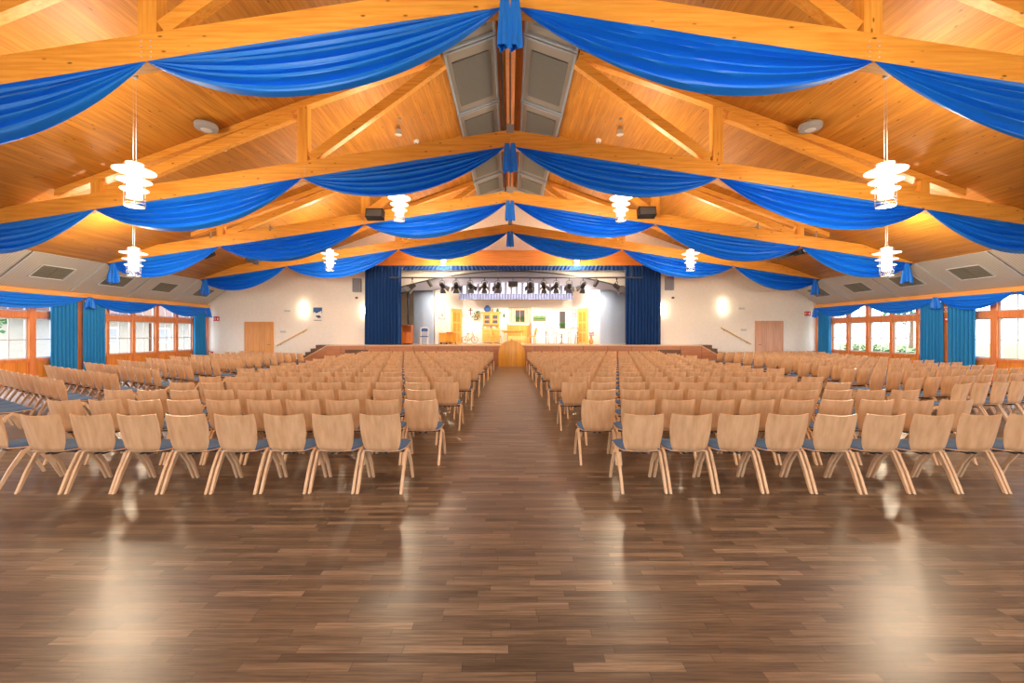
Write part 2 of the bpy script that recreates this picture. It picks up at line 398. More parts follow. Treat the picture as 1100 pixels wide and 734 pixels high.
# sloping acoustic panels, one per half bay, with a vent grille each
BAY = 4.57/2
def sidepanel(s, k):
    X = XL if s < 0 else XR
    y1 = 22.1-k*BAY; y0 = y1-BAY
    if k == 0: y1 = 22.24
    xt, zt = s*15.1, deckz(15.1)-.02; xb, zb = X, 3.22
    nm = 'left' if s < 0 else 'right'
    t = thing('acoustic_panel', 'sloping grey ceiling panel with grille on the %s, %s from the stage wall' % (nm, ORD[k+1]), 'ceiling panel',
              ((xt+xb)/2, (y0+y1)/2, (zt+zb)/2), 0, 'sloping grey panels above the %s windows' % nm)
    a = Vector((xt-(xt+xb)/2, 0, (zt-zb)/2)); b = -a; n = Vector((a.z, 0, -a.x)).normalized()
    if n.z < 0: n = -n                                 # n points up and out of the room
    hy = (y1-y0)/2
    p = MB(); q = [a+n*.0, b+n*.0, b+n*.04, a+n*.04]
    p.prism([(v.x, v.z) for v in q], -hy+.035, hy-.035); p.build('board', MT['acoustic'], t)
    sm = MB(); q = [a-n*.025, b-n*.025, b+n*.04, a+n*.04]
    sm.prism([(v.x, v.z) for v in q], -hy, -hy+.07); sm.build('seam_strip', MT['seam_grey'], t)
    def pt(u, v): return a.lerp(b, u)-n*.012+Vector((0, v, 0))
    v = MB(); f = MB()
    u0, u1, v0, v1 = .30, .66, -.52, .52
    for (aa, bb) in ((pt(u0, v0), pt(u0, v1)), (pt(u1, v0), pt(u1, v1)), (pt(u0, v0), pt(u1, v0)), (pt(u0, v1), pt(u1, v1))): f.bar(aa, bb, .05, .03)
    vo = f.build('vent_frame', MT['light_grey'], t)
    v.add([pt(u0, v0)+n*.005, pt(u0, v1)+n*.005, pt(u1, v1)+n*.005, pt(u1, v0)+n*.005], [(0, 1, 2, 3)])
    for i in range(1, 8): v.bar(pt(u0+(u1-u0)*i/8, v0), pt(u0+(u1-u0)*i/8, v1), .018, .02)
    v.bar(pt(u0, 0), pt(u1, 0), .04, .02)
    v.build('grille', MT['vent_dark'], vo)
for s in (-1, 1):
    for k in range(8): sidepanel(s, k)

# ------------------------------------------------------------------ skylight blinds along the ridge
for s in (-1, 1):
    for k in range(7):
        y1 = 22.2-k*3.05 if k == 0 else 19.81-(k-1)*3.05
        y0 = 19.81-k*3.05
        nm = 'left' if s < 0 else 'right'
        c = Vector((s*1.08, (y0+y1)/2, deckz(1.08)-.07))
        t = thing('skylight', 'grey framed skylight with blind, %s of the ridge, %s from the stage' % (nm, ORD[k+1]), 'skylight', c, 0, 'skylights along the %s of the ridge' % nm)
        hy = (y1-y0)/2-.02; hx = .74; tl = Matrix.Rotation(s*math.atan(SL), 4, 'Y')
        MB().box((0, 0, 0), (2*hx, 2*hy, .05), tl).build('surround', MT['sky_surround'], t)
        MB().box((s*.02, .05, -.04), (2*hx-.42, 2*hy-.9, .03), tl).build('blind', MT['sky_blind'], t)
        f = MB()
        for yy in (-hy+.04, hy-.04): f.box((0, yy, -.05), (2*hx, .07, .07), tl)
        for xx in (-hx+.04, hx-.04): f.box((xx, 0, -.04), (.06, 2*hy, .06), tl)
        f.build('frame', MT['sky_frame'], t)
tag(MB().b2((-.12, YF, RZ-.62), (.14, YB-.1, RZ-.18)).build('ridge_beam', MT['stage_wood'], bevel=.01), 'brown ridge beam running along the roof peak between the skylights', 'beam')
cb = MB(); cb.b2((-.27, 4.0, RZ-.66), (-.2, YB-.2, RZ-.60))
for yy in (7, 10, 13, 16, 19): cb.b2((-.25, yy, RZ-.6), (-.22, yy+.04, RZ-.15))
tag(cb.build('cable_tray', MT['black']), 'thin black cable tray beside the ridge beam', 'cable tray')

# ------------------------------------------------------------------ roof trusses
TY = [6.22, 10.79, 15.36, 19.93]
PX1, PX2, PX3 = 5.43, 10.83, 15.0
def cb_(x): return H+4.86-.152*abs(x)       # underside of the lower chord
CD = .445
def truss(i, Y):
    names = ['nearest the camera', 'second from the camera', 'third from the camera', 'closest to the stage']
    t = thing('roof_truss', 'wide glued pine roof truss, %s, carrying blue swags' % names[i], 'roof truss', (0, Y, 0), 0, 'roof trusses')
    th = .11
    for s in (-1, 1):
        hit = (RZ-.012-(H+4.86+CD))/(SL-.152)
        MB().prism([(0, cb_(0)), (s*PX3, cb_(PX3)), (s*PX3, deckz(PX3)-.012), (s*hit, deckz(hit)-.012), (0, cb_(0)+CD)], -th, th).build('bottom_chord', MT['glulam'], t, bevel=.012)
        he = 11.9
        MB().prism([(s*1.82, deckz(1.82)-.2), (s*he, deckz(he)-.18), (s*he, deckz(he)-.012), (s*1.82, deckz(1.82)-.012)], -th*.95, th*.95).build('top_chord', MT['glulam'], t)
        for px, w in ((PX1, .28), (PX2, .26)):
            MB().b2((s*px-w/2, -th*.9, cb_(px)+CD-.03), (s*px+w/2, th*.9, deckz(px)-.16)).build('post', MT['glulam_post'], t, bevel=.008)
        zb = cb_(PX2)+CD-.02
        MB().bar((s*(PX2-.25), 0, zb+.1), (s*(PX1+.25), 0, deckz(PX1)-.36), .17, .24).build('diagonal', MT['glulam'], t, bevel=.008)
        MB().bar((s*(PX1-.2), 0, cb_(PX1)+CD+.1), (s*1.75, 0, deckz(1.75)-.30), .17, .24).build('diagonal', MT['glulam'], t, bevel=.008)
        bo = MB()
        for dx in (-.09, .09):
            for dz in (.08, .16, .24, .32): bo.box((s*PX1+dx*.8, -th-.004, cb_(PX1)+dz-s*0), (.02, .012, .02))
        bo.build('bolt', MT['light_grey'], t)
    p = MB(); p.b2((-.1, -th-.02, cb_(0)+CD-.08), (.1, th+.02, cb_(0)+CD+.14)); p.build('steel_plate', MT['grey'], t)
    rd = MB(); rd.tube([(0, 0, cb_(0)+CD+.1), (0, 0, RZ-.62)], .016); rd.build('tie_rod', MT['steel'], t)
for i, Y in enumerate(TY): truss(i, Y)

# ------------------------------------------------------------------ blue swags
def swag_mesh(A, B, sag, out, folds=6, nu=60, nv=54, amp=.078, seed=0, skew=0.0):
    A, B, out = Vector(A), Vector(B), Vector(out)
    r = random.Random(seed); ph = [r.uniform(0, 6.28) for _ in range(5)]; am = [r.uniform(.6, 1.1) for _ in range(5)]
    def fn(u, v):
        uu = u+skew*math.sin(PI*u)*v*.1
        p = A.lerp(B, uu)
        g = 4*u*(1-u)
        env = max(0, g)**.7
        vv = v+.022*math.sin(PI*2*v*folds+ph[0])*(1-v)   # folds of uneven width
        p = p+Vector((0, 0, -sag*(g**.92 if g > 0 else 0)*vv))
        w = 2*PI*folds*(v**.85)+ph[1]+.9*math.sin(PI*u*1.3+ph[2])
        d = am[0]*math.sin(w)+.35*am[1]*math.sin(2*w+ph[3])+.4*math.sin(w*.5+ph[4])
        d = d*amp*env*min(1, v*6)
        belly = .10*math.sin(PI*min(v, 1)*.8)*env
        return p+out*(d+belly)
    return MB().grid(fn, nu, nv)
def tail_mesh(top, w0, w1, h, out, n=7):
    top = Vector(top); out = Vector(out); side = Vector((0, 0, 1)).cross(out).normalized()
    def fn(u, v):
        w = w0+(w1-w0)*v**.6
        a = 2*PI*u
        rr = 1+.30*math.sin(a*n)*min(1, .3+v)
        return top+side*(math.cos(a)*w/2*rr)+out*(math.sin(a)*w/3.4*rr)+Vector((0, 0, -h*v-.03*math.sin(a*2)*v))
    return MB().grid(fn, 72, 10)
tn = ['nearest', 'second', 'third', 'farthest']
for i, Y in enumerate(TY):
    for s in (-1, 1):
        nm = 'left' if s < 0 else 'right'
        pts = [.12, PX1-.02, PX2-.02, PX3]
        wh = ['inner', 'middle', 'outer']
        for j in range(3):
            xa, xb = pts[j]*s, pts[j+1]*s
            o = swag_mesh((xa, Y-.125, cb_(xa)+.012), (xb, Y-.125, cb_(xb)+.012), [.88, .93, .82][j], (0, -1, 0), 6, seed=i*10+j+(s > 0)*100).build('swag', MT['drape_blue'], None, True)
            tag(o, 'blue cloth swag on the %s truss, %s one on the %s half' % (tn[i], wh[j], nm), 'swag', 'blue swags under the roof trusses')
        o = tail_mesh((s*(PX3-.3), Y-.19, cb_(PX3)+.02), .12, .36, .72, (0, -1, 0)).build('swag_tail', MT['drape_blue'], None, True)
        tag(o, 'short blue cloth tail hanging at the %s end of the %s truss' % (nm, tn[i]), 'drape tail', 'blue drape tails at the truss ends')
    o = MB()
    for dx in (-.08, .075):
        m = tail_mesh((dx, Y-.24, cb_(0)+.03), .11, .18, .72, (0, -1, 0), 5); o.add(m.v, m.f)
    o = o.build('centre_tail', MT['drape_blue'], None, True)
    tag(o, 'gathered double blue cloth tail at the peak of the %s truss' % tn[i], 'drape tail', 'blue tails at the truss peaks')

# valances along the side rails
for s in (-1, 1):
    X = (XL if s < 0 else XR)-s*.2
    nm = 'left' if s < 0 else 'right'
    cuts = [22.1, 18.95, 15.75] + ([11.2, 7.0, 3.0, -1.0] if s < 0 else [13.35, 10.0, 6.5, 3.0, -1.0])
    for j in range(len(cuts)-1):
        o = swag_mesh((X, cuts[j], 3.03), (X, cuts[j+1], 3.03), .52, (-s, 0, 0), 5, amp=.03, seed=300+j+(s > 0)*50).build('valance', MT['drape_blue'], None, True)
        tag(o, 'blue window valance swag on the %s rail, %s from the stage wall' % (nm, ORD[j+1]), 'valance', 'blue valances over the side windows')
    o = tail_mesh((X-s*.06, 22.0, 3.04), .1, .34, .5, (-s, 0, 0)).build('valance_tail', MT['drape_blue'], None, True)
    tag(o, 'small blue valance tail in the %s corner by the stage wall' % nm, 'drape tail')
    o = tail_mesh((X-s*.1, 15.75, 3.06), .16, .34, .42, (-s, 0, 0)).build('valance_tail', MT['drape_blue'], None, True)
    tag(o, 'small blue valance tail between the paired curtains on the %s' % nm, 'drape tail')

# pleated curtains
def curtain(name, matl, p0, p1, z0, z1, out, n, amp, pinch=.0, seed=1):
    p0, p1, out = Vector(p0), Vector(p1), Vector(out); r = random.Random(seed)
    k1, k2 = r.uniform(0, 6), r.uniform(0, 6)
    def fn(u, v):
        c = .5+(u-.5)*(1-pinch*(1-v)*.5)
        w = 2*PI*n*(u+.012*math.sin(9*u+k1)*v)
        d = math.sin(w)+.3*math.sin(2*w+k2+v)
        return p0.lerp(p1, c)+out*(amp*d*(.75+.4*v)+.02)+Vector((0, 0, z1+(z0-z1)*v))
    return MB().sheet(fn, n*12, 10, .006).build(name, matl, None, True)
for s in (-1, 1):
    X = (XL if s < 0 else XR)-s*.13; nm = 'left' if s < 0 else 'right'
    for j, (a, b) in enumerate(((14.5, 15.45), (15.62, 16.5), (21.1, 21.95))):
        o = curtain('window_curtain', MT['curtain_blue'], (X, a, 0), (X, b, 0), .06, 2.86, (-s, 0, 0), 7, .065, .05, seed=j+s*4)
        lab = ['nearer one of the paired blue curtains on the %s window wall', 'farther one of the paired blue curtains on the %s window wall', 'single blue curtain in the %s corner near the stage wall'][j] % nm
        tag(o, lab, 'curtain', 'blue window curtains')

# ------------------------------------------------------------------ pendant lamps
def lamp_proto():
    t = thing('pendant_lamp', 'x', 'pendant lamp')
    w = MB()
    for dx in (-.03, .03): w.tube([(dx, 0, .45), (dx, 0, 1.0)], .004, 5)
    w.build('wire', MT['light_grey'], t)
    MB().lathe([(.0, .40), (.14, .40), (.15, .43), (.05, .46), (.0, .46)], 24).build('cap', MT['lampdisc'], t, True)
    MB().lathe([(.0, -.28), (.12, -.28), (.125, -.2), (.125, .38), (.1, .40), (0, .40)], 24).build('glass_tube', MT['lampglass'], t, True)
    for z, r in ((.27, .35), (.07, .28), (-.11, .23)):
        MB().lathe([(.126, z-.006), (r, z-.010), (r+.004, z), (r, z+.008), (.126, z+.012)], 32).build('disc', MT['lampdisc'], t, True)
    c = MB()
    for k in range(4):
        a = PI/4+k*PI/2; x, y = .165*math.cos(a), .165*math.sin(a)
        c.tube([(x, y, -.45), (x, y, .40)], .006, 6)
    for z in (-.28, -.34, -.40, -.45):
        c.tube([(.165*math.cos(2*PI*k/20), .165*math.sin(2*PI*k/20), z) for k in range(20)], .007, 6, closed=True)
    c.lathe([(0, -.46), (.16, -.46), (.165, -.45), (0, -.445)], 20)
    c.build('cage', MT['chrome'], t, True)
    return t
LP = [(s*x, y, z) for s in (-1, 1) for x, y, z in ((7.7, 8.4, 3.05), (7.7, 17.5, 3.12), (3.5, 12.95, 4.0), (3.5, 21.5, 4.0), (11.9, 12.95, 2.26), (3.5, 3.6, 4.0), (11.9, 3.6, 2.26), (7.7, -1.0, 3.05))]
proto = lamp_proto()
names = {(8.4, 7.7): 'large glowing pendant lamp nearest the camera on the %s', (17.5, 7.7): 'glowing pendant lamp on the %s, just outside the stage curtain', (12.95, 3.5): 'glowing pendant lamp %s of the ridge, in front of the third truss',
         (21.5, 3.5): 'small distant pendant lamp %s of centre against the wooden stage header', (12.95, 11.9): 'glowing pendant lamp above the %s side chair block near the windows',
         (3.6, 3.5): 'pendant lamp overhead %s of centre above the open floor', (3.6, 11.9): 'pendant lamp beside the %s windows above the open floor', (-1.0, 7.7): 'pendant lamp behind the camera on the %s'}
for i, (x, y, hz) in enumerate(LP):
    t = proto if i == 0 else copy_tree(proto)
    z = H+hz; t.location = (x, y, z)
    nm = 'left' if x < 0 else 'right'
    t['label'] = names[(y, abs(x))] % nm; t['group'] = 'pendant lamps'
    L1 = (deckz(x)-z)
    for ch in t.children:
        if ch.name.startswith('wire'):
            w = MB()
            for dx in (-.03, .03): w.tube([(dx, 0, .45), (dx, 0, L1-.02)], .003, 5)
            w.lathe([(0, L1-.05), (.05, L1-.05), (.05, L1-.0), (0, L1)], 12)
            ch.data = w.mesh('wire', MT['grey'])
    for zz, pw in ((-.62, .64), (.80, .36)):
        li = bpy.data.lights.new('pendant_light', 'POINT'); li.energy = LAMP_W*pw*(.8 if y < 5 else 1.0); li.color = LAMP_COL; li.shadow_soft_size = .16
        lo = bpy.data.objects.new('pendant_light', li); C.objects.link(lo); lo.location = (x, y-.25, z+zz*.95)

# ------------------------------------------------------------------ chairs
def chair_parts(lo=False):
    """local: origin on floor, faces +Y. returns list of (name, MB, material, smooth, bevel)"""
    P = []
    nu, nv = (8, 16) if not lo else (4, 4)
    def hw(v):                                   # half width up the back
        K = ((0, .138), (.05, .165), (.12, .184), (.25, .200), (.5, .214), (.7, .217), (.88, .213), (1, .206))
        for (a, p), (b, q) in zip(K, K[1:]):
            if v <= b+1e-6: return p+(q-p)*(v-a)/(b-a)
        return .206
    def back(u, v):
        x = (2*u-1)*hw(v)
        z = .412+.423*v-(1-(2*u-1)**2)*.014*(v**8)+(.012*abs(2*u-1)**6 if v == 0 else 0)
        y_ = -.185-.095*v+.055*(x/.22)**2
        if v < .12: y_ += .045*(1-v/.12)**2
        return (x, y_, z)
    P.append(('backrest', MB().sheet(back, nu, nv, .011), 'beech', True, 0))
    def seat(u, v):
        y_ = -.15+.38*v
        x = (2*u-1)*(.19+.03*math.sin(PI*min(1, v*1.15+.1)*.55))
        z = .416+.015*v-.018*math.sin(PI*v)+.012*(2*u-1)**2-(.03*((v-.85)/.15)**2 if v > .85 else 0)
        return (x, y_, z)
    P.append(('seat', MB().sheet(seat, nu, nu, .012), 'beech', True, 0))
    def cush(u, v):
        a, b, c = seat(u, v); e = (1-(2*u-1)**6)*(1-(2*v-1)**6)
        return (a*.985, b, c+.010+.030*e)
    P.append(('cushion', MB().sheet(cush, nu, nu, .016), 'cushion', True, 0))
    for sx in (-1, 1):
        for kind in (-1, 1):
            x = sx*.229
            if kind < 0: pts = [(x, -.245, 0), (x, -.155, .20), (x, -.06, .37), (x*.97, 0.0, .400)]
            else: pts = [(x, .245, 0), (x, .165, .20), (x, .06, .36), (x*.97, -.01, .396)]
            m = MB()
            ws = [.030, .038, .046, .040]
            vs = []
            for k, p in enumerate(pts):
                w = ws[k]/2; t = .014
                d = Vector(pts[min(k+1, 3)])-Vector(pts[max(k-1, 0)]); d.normalize(); n = Vector((0, -d.z, d.y))
                if k == 0: n = Vector((0, 1, 0))
                if n.y > 0: n = -n
                for a, b in ((-1, -1), (1, -1), (1, 1), (-1, 1)): vs.append(Vector(p)+Vector((a*t, 0, 0))+n*(b*w))
            fs = [(0, 1, 2, 3), (12, 13, 14, 15)]
            for k in range(3):
                for q in range(4): fs.append((k*4+q, k*4+(q+1) % 4, k*4+4+(q+1) % 4, k*4+4+q))
            m.add(vs, fs)
            P.append(('leg', m, 'beech_leg', False, 0 if lo else .004))
    m = MB(); m.b2((-.235, -.03, .376), (.235, .0, .398)); m.b2((-.05, -.14, .382), (-.02, .14, .397)); m.b2((.02, -.14, .382), (.05, .14, .397))
    P.append(('crossbar', m, 'steel', False, 0))
    return P
chairs = []   # (x, y, rz, label, group)
def ordw(n): return ORD[n]
def rowname(r): return 'back row' if r == 1 else '%s row from the back' % ordw(r)
PITCH = .508
for r in range(1, 18):
    Zr = 4.285+.93*(r-1)
    odd = r % 2
    taper = .012*(Zr-4.3)
    for s in (-1, 1):
        if s < 0: x0 = -1.363 if odd else -1.139
        else: x0 = 1.40 if odd else 1.145
        x0 -= s*taper
        n = 8 if (r == 1 and s < 0) else (9 if r == 1 else (10 if r <= 6 else (11 if r <= 12 else 12)))
        side = 'left' if s < 0 else 'right'
        for k in range(n):
            j = random.uniform(-.012, .012)
            rz = random.uniform(-.02, .02)
            chairs.append((x0+s*k*PITCH+j*.5, Zr+.245+j, rz, 'beech chair %s of the aisle, %s, %s from the aisle' % (side, rowname(r), ordw(k+1)), 'wooden chairs %s of the aisle' % side))
chairs.append((-5.55, 4.66, -.42, 'beech chair turned inward at the far left end of the back row', 'wooden chairs left of the aisle'))
for i in range(11):
    ex, ey = -8.2-.07*i, 6.45+1.09*i
    a = math.radians(30)
    for k in range(10):
        chairs.append((ex-math.cos(a)*.506*k+math.sin(a)*.2, ey+math.sin(a)*.506*k+math.cos(a)*.2, -a+random.uniform(-.02, .02), 'beech chair in angled left block, %s, %s from inner end' % (rowname(i+1), ordw(k+1)), 'wooden chairs in the angled left block'))
for i in range(13):
    ey = 6.95+.95*i; ex = 7.65+.16*(ey-7)
    a = math.radians(15)
    for k in range(11):
        chairs.append((ex+math.cos(a)*.506*k-math.sin(a)*.2, ey+math.sin(a)*.506*k+math.cos(a)*.2, a+random.uniform(-.02, .02), 'beech chair in angled right block, %s, %s from inner end' % (rowname(i+1), ordw(k+1)), 'wooden chairs in the angled right block'))
def frame_px(c): return 548+440*c[0]/c[1]
vis = [c for c in chairs if -45 < frame_px(c) < 1150]
vis.sort(key=lambda c: c[1])
near, far = vis[:300], vis[300:]
root = thing('chair', 'x', 'chair')
for nm, m, mt, sm, bv in chair_parts(): m.build(nm, MT[mt], root, sm, bv)
for i, (x, y, rz, lab, grp) in enumerate(near):
    t = root if i == 0 else copy_tree(root)
    t.location = (x, y, 0); t.rotation_euler = (0, 0, rz); t['label'] = lab; t['group'] = grp
# the chairs beyond the first three hundred
lo = chair_parts(True); slots = ['beech', 'beech_leg', 'cushion', 'steel']
big = MB(); idx = []
for (x, y, rz, lab, grp) in far:
    M = Matrix.Translation((x, y, 0)) @ Matrix.Rotation(rz, 4, 'Z')
    for nm, m, mt, sm, bv in lo:
        big.add(m.v, m.f, M); idx += [slots.index(mt)]*len(m.f)
me = bpy.data.meshes.new('far_chairs'); me.from_pydata(big.v, [], big.f)
for s_ in slots: me.materials.append(MT[s_])
me.polygons.foreach_set('material_index', idx)
bm = bmesh.new(); bm.from_mesh(me); bmesh.ops.recalc_face_normals(bm, faces=bm.faces); bm.to_mesh(me); bm.free(); me.update()
fo = bpy.data.objects.new('distant_chairs', me); C.objects.link(fo)
tag(fo, 'mass of beech chairs in the distant rows close to the stage', 'chairs', None, 'stuff')

# ------------------------------------------------------------------ stage
SZ = 1.05; SF = 21.1
sp_ = MB(); sp_.b2((-9.45, SF, 0), (9.85, YB+4.5, SZ-.04))
struct(sp_.build('stage_platform', MT['stage_wood']))
struct(MB().b2((-9.47, SF-.03, SZ-.04), (9.87, YB+4.5, SZ)).build('stage_floor', MT['stage_floor']))
for s, nm in ((-1, 'left'), (1, 'right')):
    xe = -9.45 if s < 0 else 9.85
    t = thing('stage_stairs', 'dark wooden steps up to the stage along the back wall on the %s' % nm, 'stairs', (xe, 21.9, 0), 0, 'steps at both ends of the stage')
    MB().b2((0, -.2, 0), (s*.85, .34, SZ)).build('landing', MT['dark_step'], t)
    for k in range(5):
        z1 = SZ-.19*(k+1)
        if z1 > .02: MB().b2((s*(.85+.28*k), -.2, 0), (s*(1.13+.28*k), .34, z1)).build('step', MT['dark_step'], t)
    q = thing('sloping_panel', 'sloping light edged panel closing the %s end of the stage front' % nm, 'panel', (xe, SF, 0), 0, 'sloping end panels of the stage front')
    MB().prism([(0, 0), (s*1.8, 0), (0, SZ-.04)], 0, .12).build('board', MT['stage_wood'], q)
    MB().bar((0, .06, SZ-.02), (s*1.83, .06, .0), .16, .05).build('edging', MT['stage_floor'], q)
    hr = thing('handrail', 'slanting wooden handrail on the white wall %s of the stage' % nm, 'handrail', (0, 22.2, 0), 0, 'handrails beside the stage')
    if s < 0: a, b = at(297, 371.5, 22.2), at(329.5, 354, 22.2)
    else: a, b = at(807, 369.8, 22.2), at(774.5, 352, 22.2)
    a.y = b.y = -.0
    MB().tube([a, b], .028, 10).build('rail', MT['pine'], hr, True)
    for f_ in (.12, .88):
        p = a.lerp(b, f_); MB().tube([p+Vector((0, .09, -.05)), p+Vector((0, 0, -.03))], .012, 6).build('bracket', MT['steel'], hr)
# small vents in the stage front
for x0, x1 in ((-8.5, -7.3), (7.6, 8.8)):
    tag(MB().b2((x0, SF-.02, .35), (x1, SF+.0, .82)).build('stage_hatch', MT['dark_step']), 'dark hatch in the %s part of the stage front' % ('left' if x0 < 0 else 'right'), 'hatch', 'hatches in the stage front')
# prompter's box / hood
t = thing('prompter_box', 'rounded honey wood hood standing on the floor before the stage centre', 'prompter box', (.08, 20.75, 0))
prof = [(-.66, 0), (-.66, .62)]
for k in range(0, 13):
    a = PI-k*PI/12; prof.append((.66*math.cos(a), .66+.62*math.sin(a)**.8 if math.sin(a) > 0 else .66))
prof += [(.66, .62), (.66, 0)]
def hood(u, v):
    n = len(prof)-1; f = u*n; i = min(int(f), n-1); q = f-i
    x = prof[i][0]*(1-q)+prof[i+1][0]*q; z = prof[i][1]*(1-q)+prof[i+1][1]*q
    return (x, -.0+.34*v, z)
MB().sheet(hood, 48, 4, .025).build('shell', MT['honey'], t, True)
fr = MB()
def face(u, v):
    x = (2*u-1)*.655; z = 1.2
    zt = .66+.62*max(0, 1-(x/.66)**2)**.4 if abs(x) < .66 else .66
    return (x, -.10*(1-(2*u-1)**2)-.0, zt*v)
MB().sheet(face, 24, 6, .02).build('front', MT['honey'], t, True)
MB().lathe([(0, 1.27), (.10, 1.27), (.06, 1.33), (.02, 1.40), (0, 1.40)], 14).build('finial', MT['honey'], t, True)

# proscenium: header board, valance, stage curtains
tag(MB().b2((-8.1, YB-.38, 5.30), (8.4, YB-.05, 6.12)).build('stage_header', MT['header_wood'], bevel=.01), 'long orange wooden header board over the stage opening', 'header')
o = curtain('stage_valance', MT['stage_curtain'], (-5.95, YB-.38, 0), (6.25, YB-.38, 0), 5.04, 5.29, (0, -1, 0), 60, .03)
tag(o, 'narrow dark blue pleated valance under the stage header', 'valance')
for x0, x1, nm in ((-7.75, -5.82, 'left'), (6.15, 8.05, 'right')):
    o = curtain('stage_curtain', MT['stage_curtain'], (x0, YB-.40, 0), (x1, YB-.40, 0), SZ+.02, 5.29, (0, -1, 0), 11, .07)
    tag(o, 'tall dark blue stage curtain on the %s side of the opening' % nm, 'stage curtain', 'stage curtains')

# stage house behind the opening
sh = MB(); sh.b2((-8.6, YB+4.3, 0), (8.9, YB+4.5, 6.4)); sh.b2((-8.8, YB+.25, 0), (-8.6, YB+4.5, 6.4)); sh.b2((8.9, YB+.25, 0), (9.1, YB+4.5, 6.4))
struct(sh.build('wall_stage', MT['beige']))
struct(MB().b2((-8.8, YB+.25, 5.6), (9.1, YB+4.5, 5.75)).build('ceiling_stage', MT['beige']))
# arched fascia
def arch(x): return H+(358-291.8)/440*22.7-.0237*(x-.1)**2
ar = MB()
xs = [-6.05+12.4*i/40 for i in range(41)]
top = [(x, arch(x)) for x in xs]
low = [(x, arch(x)-.60+.3*min(1, max(0, (abs(x)-4.2)/1.4))) for x in xs]
for i in range(40):
    a, b, c, d = top[i], top[i+1], low[i+1], low[i]
    ar.prism([a, b, c, d], 22.62, 22.86)
tag(ar.build('arched_fascia', MT['arch_grey']), 'grey arched fascia spanning inside the stage opening', 'arch')
rim = MB(); rim.tube([(x, 22.58, arch(x)+.01) for x in xs], .035, 6)
tag(rim.build('arch_rim', MT['dark_grey'], None, True), 'thin dark curved pipe along the top of the grey arch', 'pipe')
aw = MB()
for i in range(40):
    a, b = top[i], top[i+1]
    aw.prism([(a[0], 5.59), (b[0], 5.59), (b[0], b[1]-.02), (a[0], a[1]-.02)], 22.66, 22.80)
struct(aw.build('trim_4', MT['plaster']))
# striped pelmet
o = curtain('striped_pelmet', MT['valance_stripe'], (-2.9, 23.7, 0), (3.65, 23.7, 0), H+(358-318)/440*23.7, H+(358-303)/440*23.7+.3, (0, -1, 0), 30, .03)
tag(o, 'striped white and mauve pleated pelmet above the stage set', 'pelmet')
o = curtain('lower_pelmet', MT['valance_low'], (-2.95, 23.6, 0), (3.6, 23.6, 0), H+(358-322)/440*23.6, H+(358-315.5)/440*23.6, (0, -1, 0), 36, .025)
tag(o, 'grey blue pleated band along the bottom of the striped pelmet', 'pelmet')
# the set room
BWZ = 25.5
def wallprism(name, p, q, h, mt, lab, cat='set wall', th=.06, grp='walls of the stage set'):
    t = MB(); p, q = Vector((p[0], p[1], 0)), Vector((q[0], q[1], 0)); m = (p+q)/2
    d = q-p
    t.box((0, 0, (h-SZ)/2), (d.length, th, h-SZ), rz=math.atan2(d.y, d.x))
    o = t.build(name, MT[mt]); o.location = (m.x, m.y, SZ); return tag(o, lab, cat, grp)
xa = (497-548)*BWZ/440; xb = (615-548)*BWZ/440
wallprism('set_wall', (xa, BWZ), (xb, BWZ), 3.9, 'set_wall', 'white back wall of the stage set parlour')
xl = (467-548)*23.2/440; xr = (643-548)*23.1/440
wallprism('set_wall', (xl, 23.25), (xa, BWZ), 4.5, 'set_wall', 'white angled left wall of the stage set')
wallprism('set_wall', (xr+.05, 23.1), (xb, BWZ), 4.5, 'set_wall', 'white angled right wall of the stage set')
wallprism('set_flat', ((445-548)*24.2/440, 24.2), ((465.5-548)*23.1/440, 23.1), 4.3, 'set_blue', 'pale blue side flat at the left of the stage', 'stage flat', grp='pale blue side flats')
wallprism('set_flat', ((644-548)*22.98/440, 22.98), ((671-548)*23.8/440, 23.8), 4.3, 'set_blue', 'pale blue side flat at the right of the stage', 'stage flat', grp='pale blue side flats')
p = at(438.5, 352, 23.2)
tag(MB().tube([(p.x, p.y, SZ), (p.x, p.y, H+(358-311)/440*23.2)], .05, 8).build('pole', MT['black'], None, True), 'black vertical pole at the left inside the stage opening', 'pole')

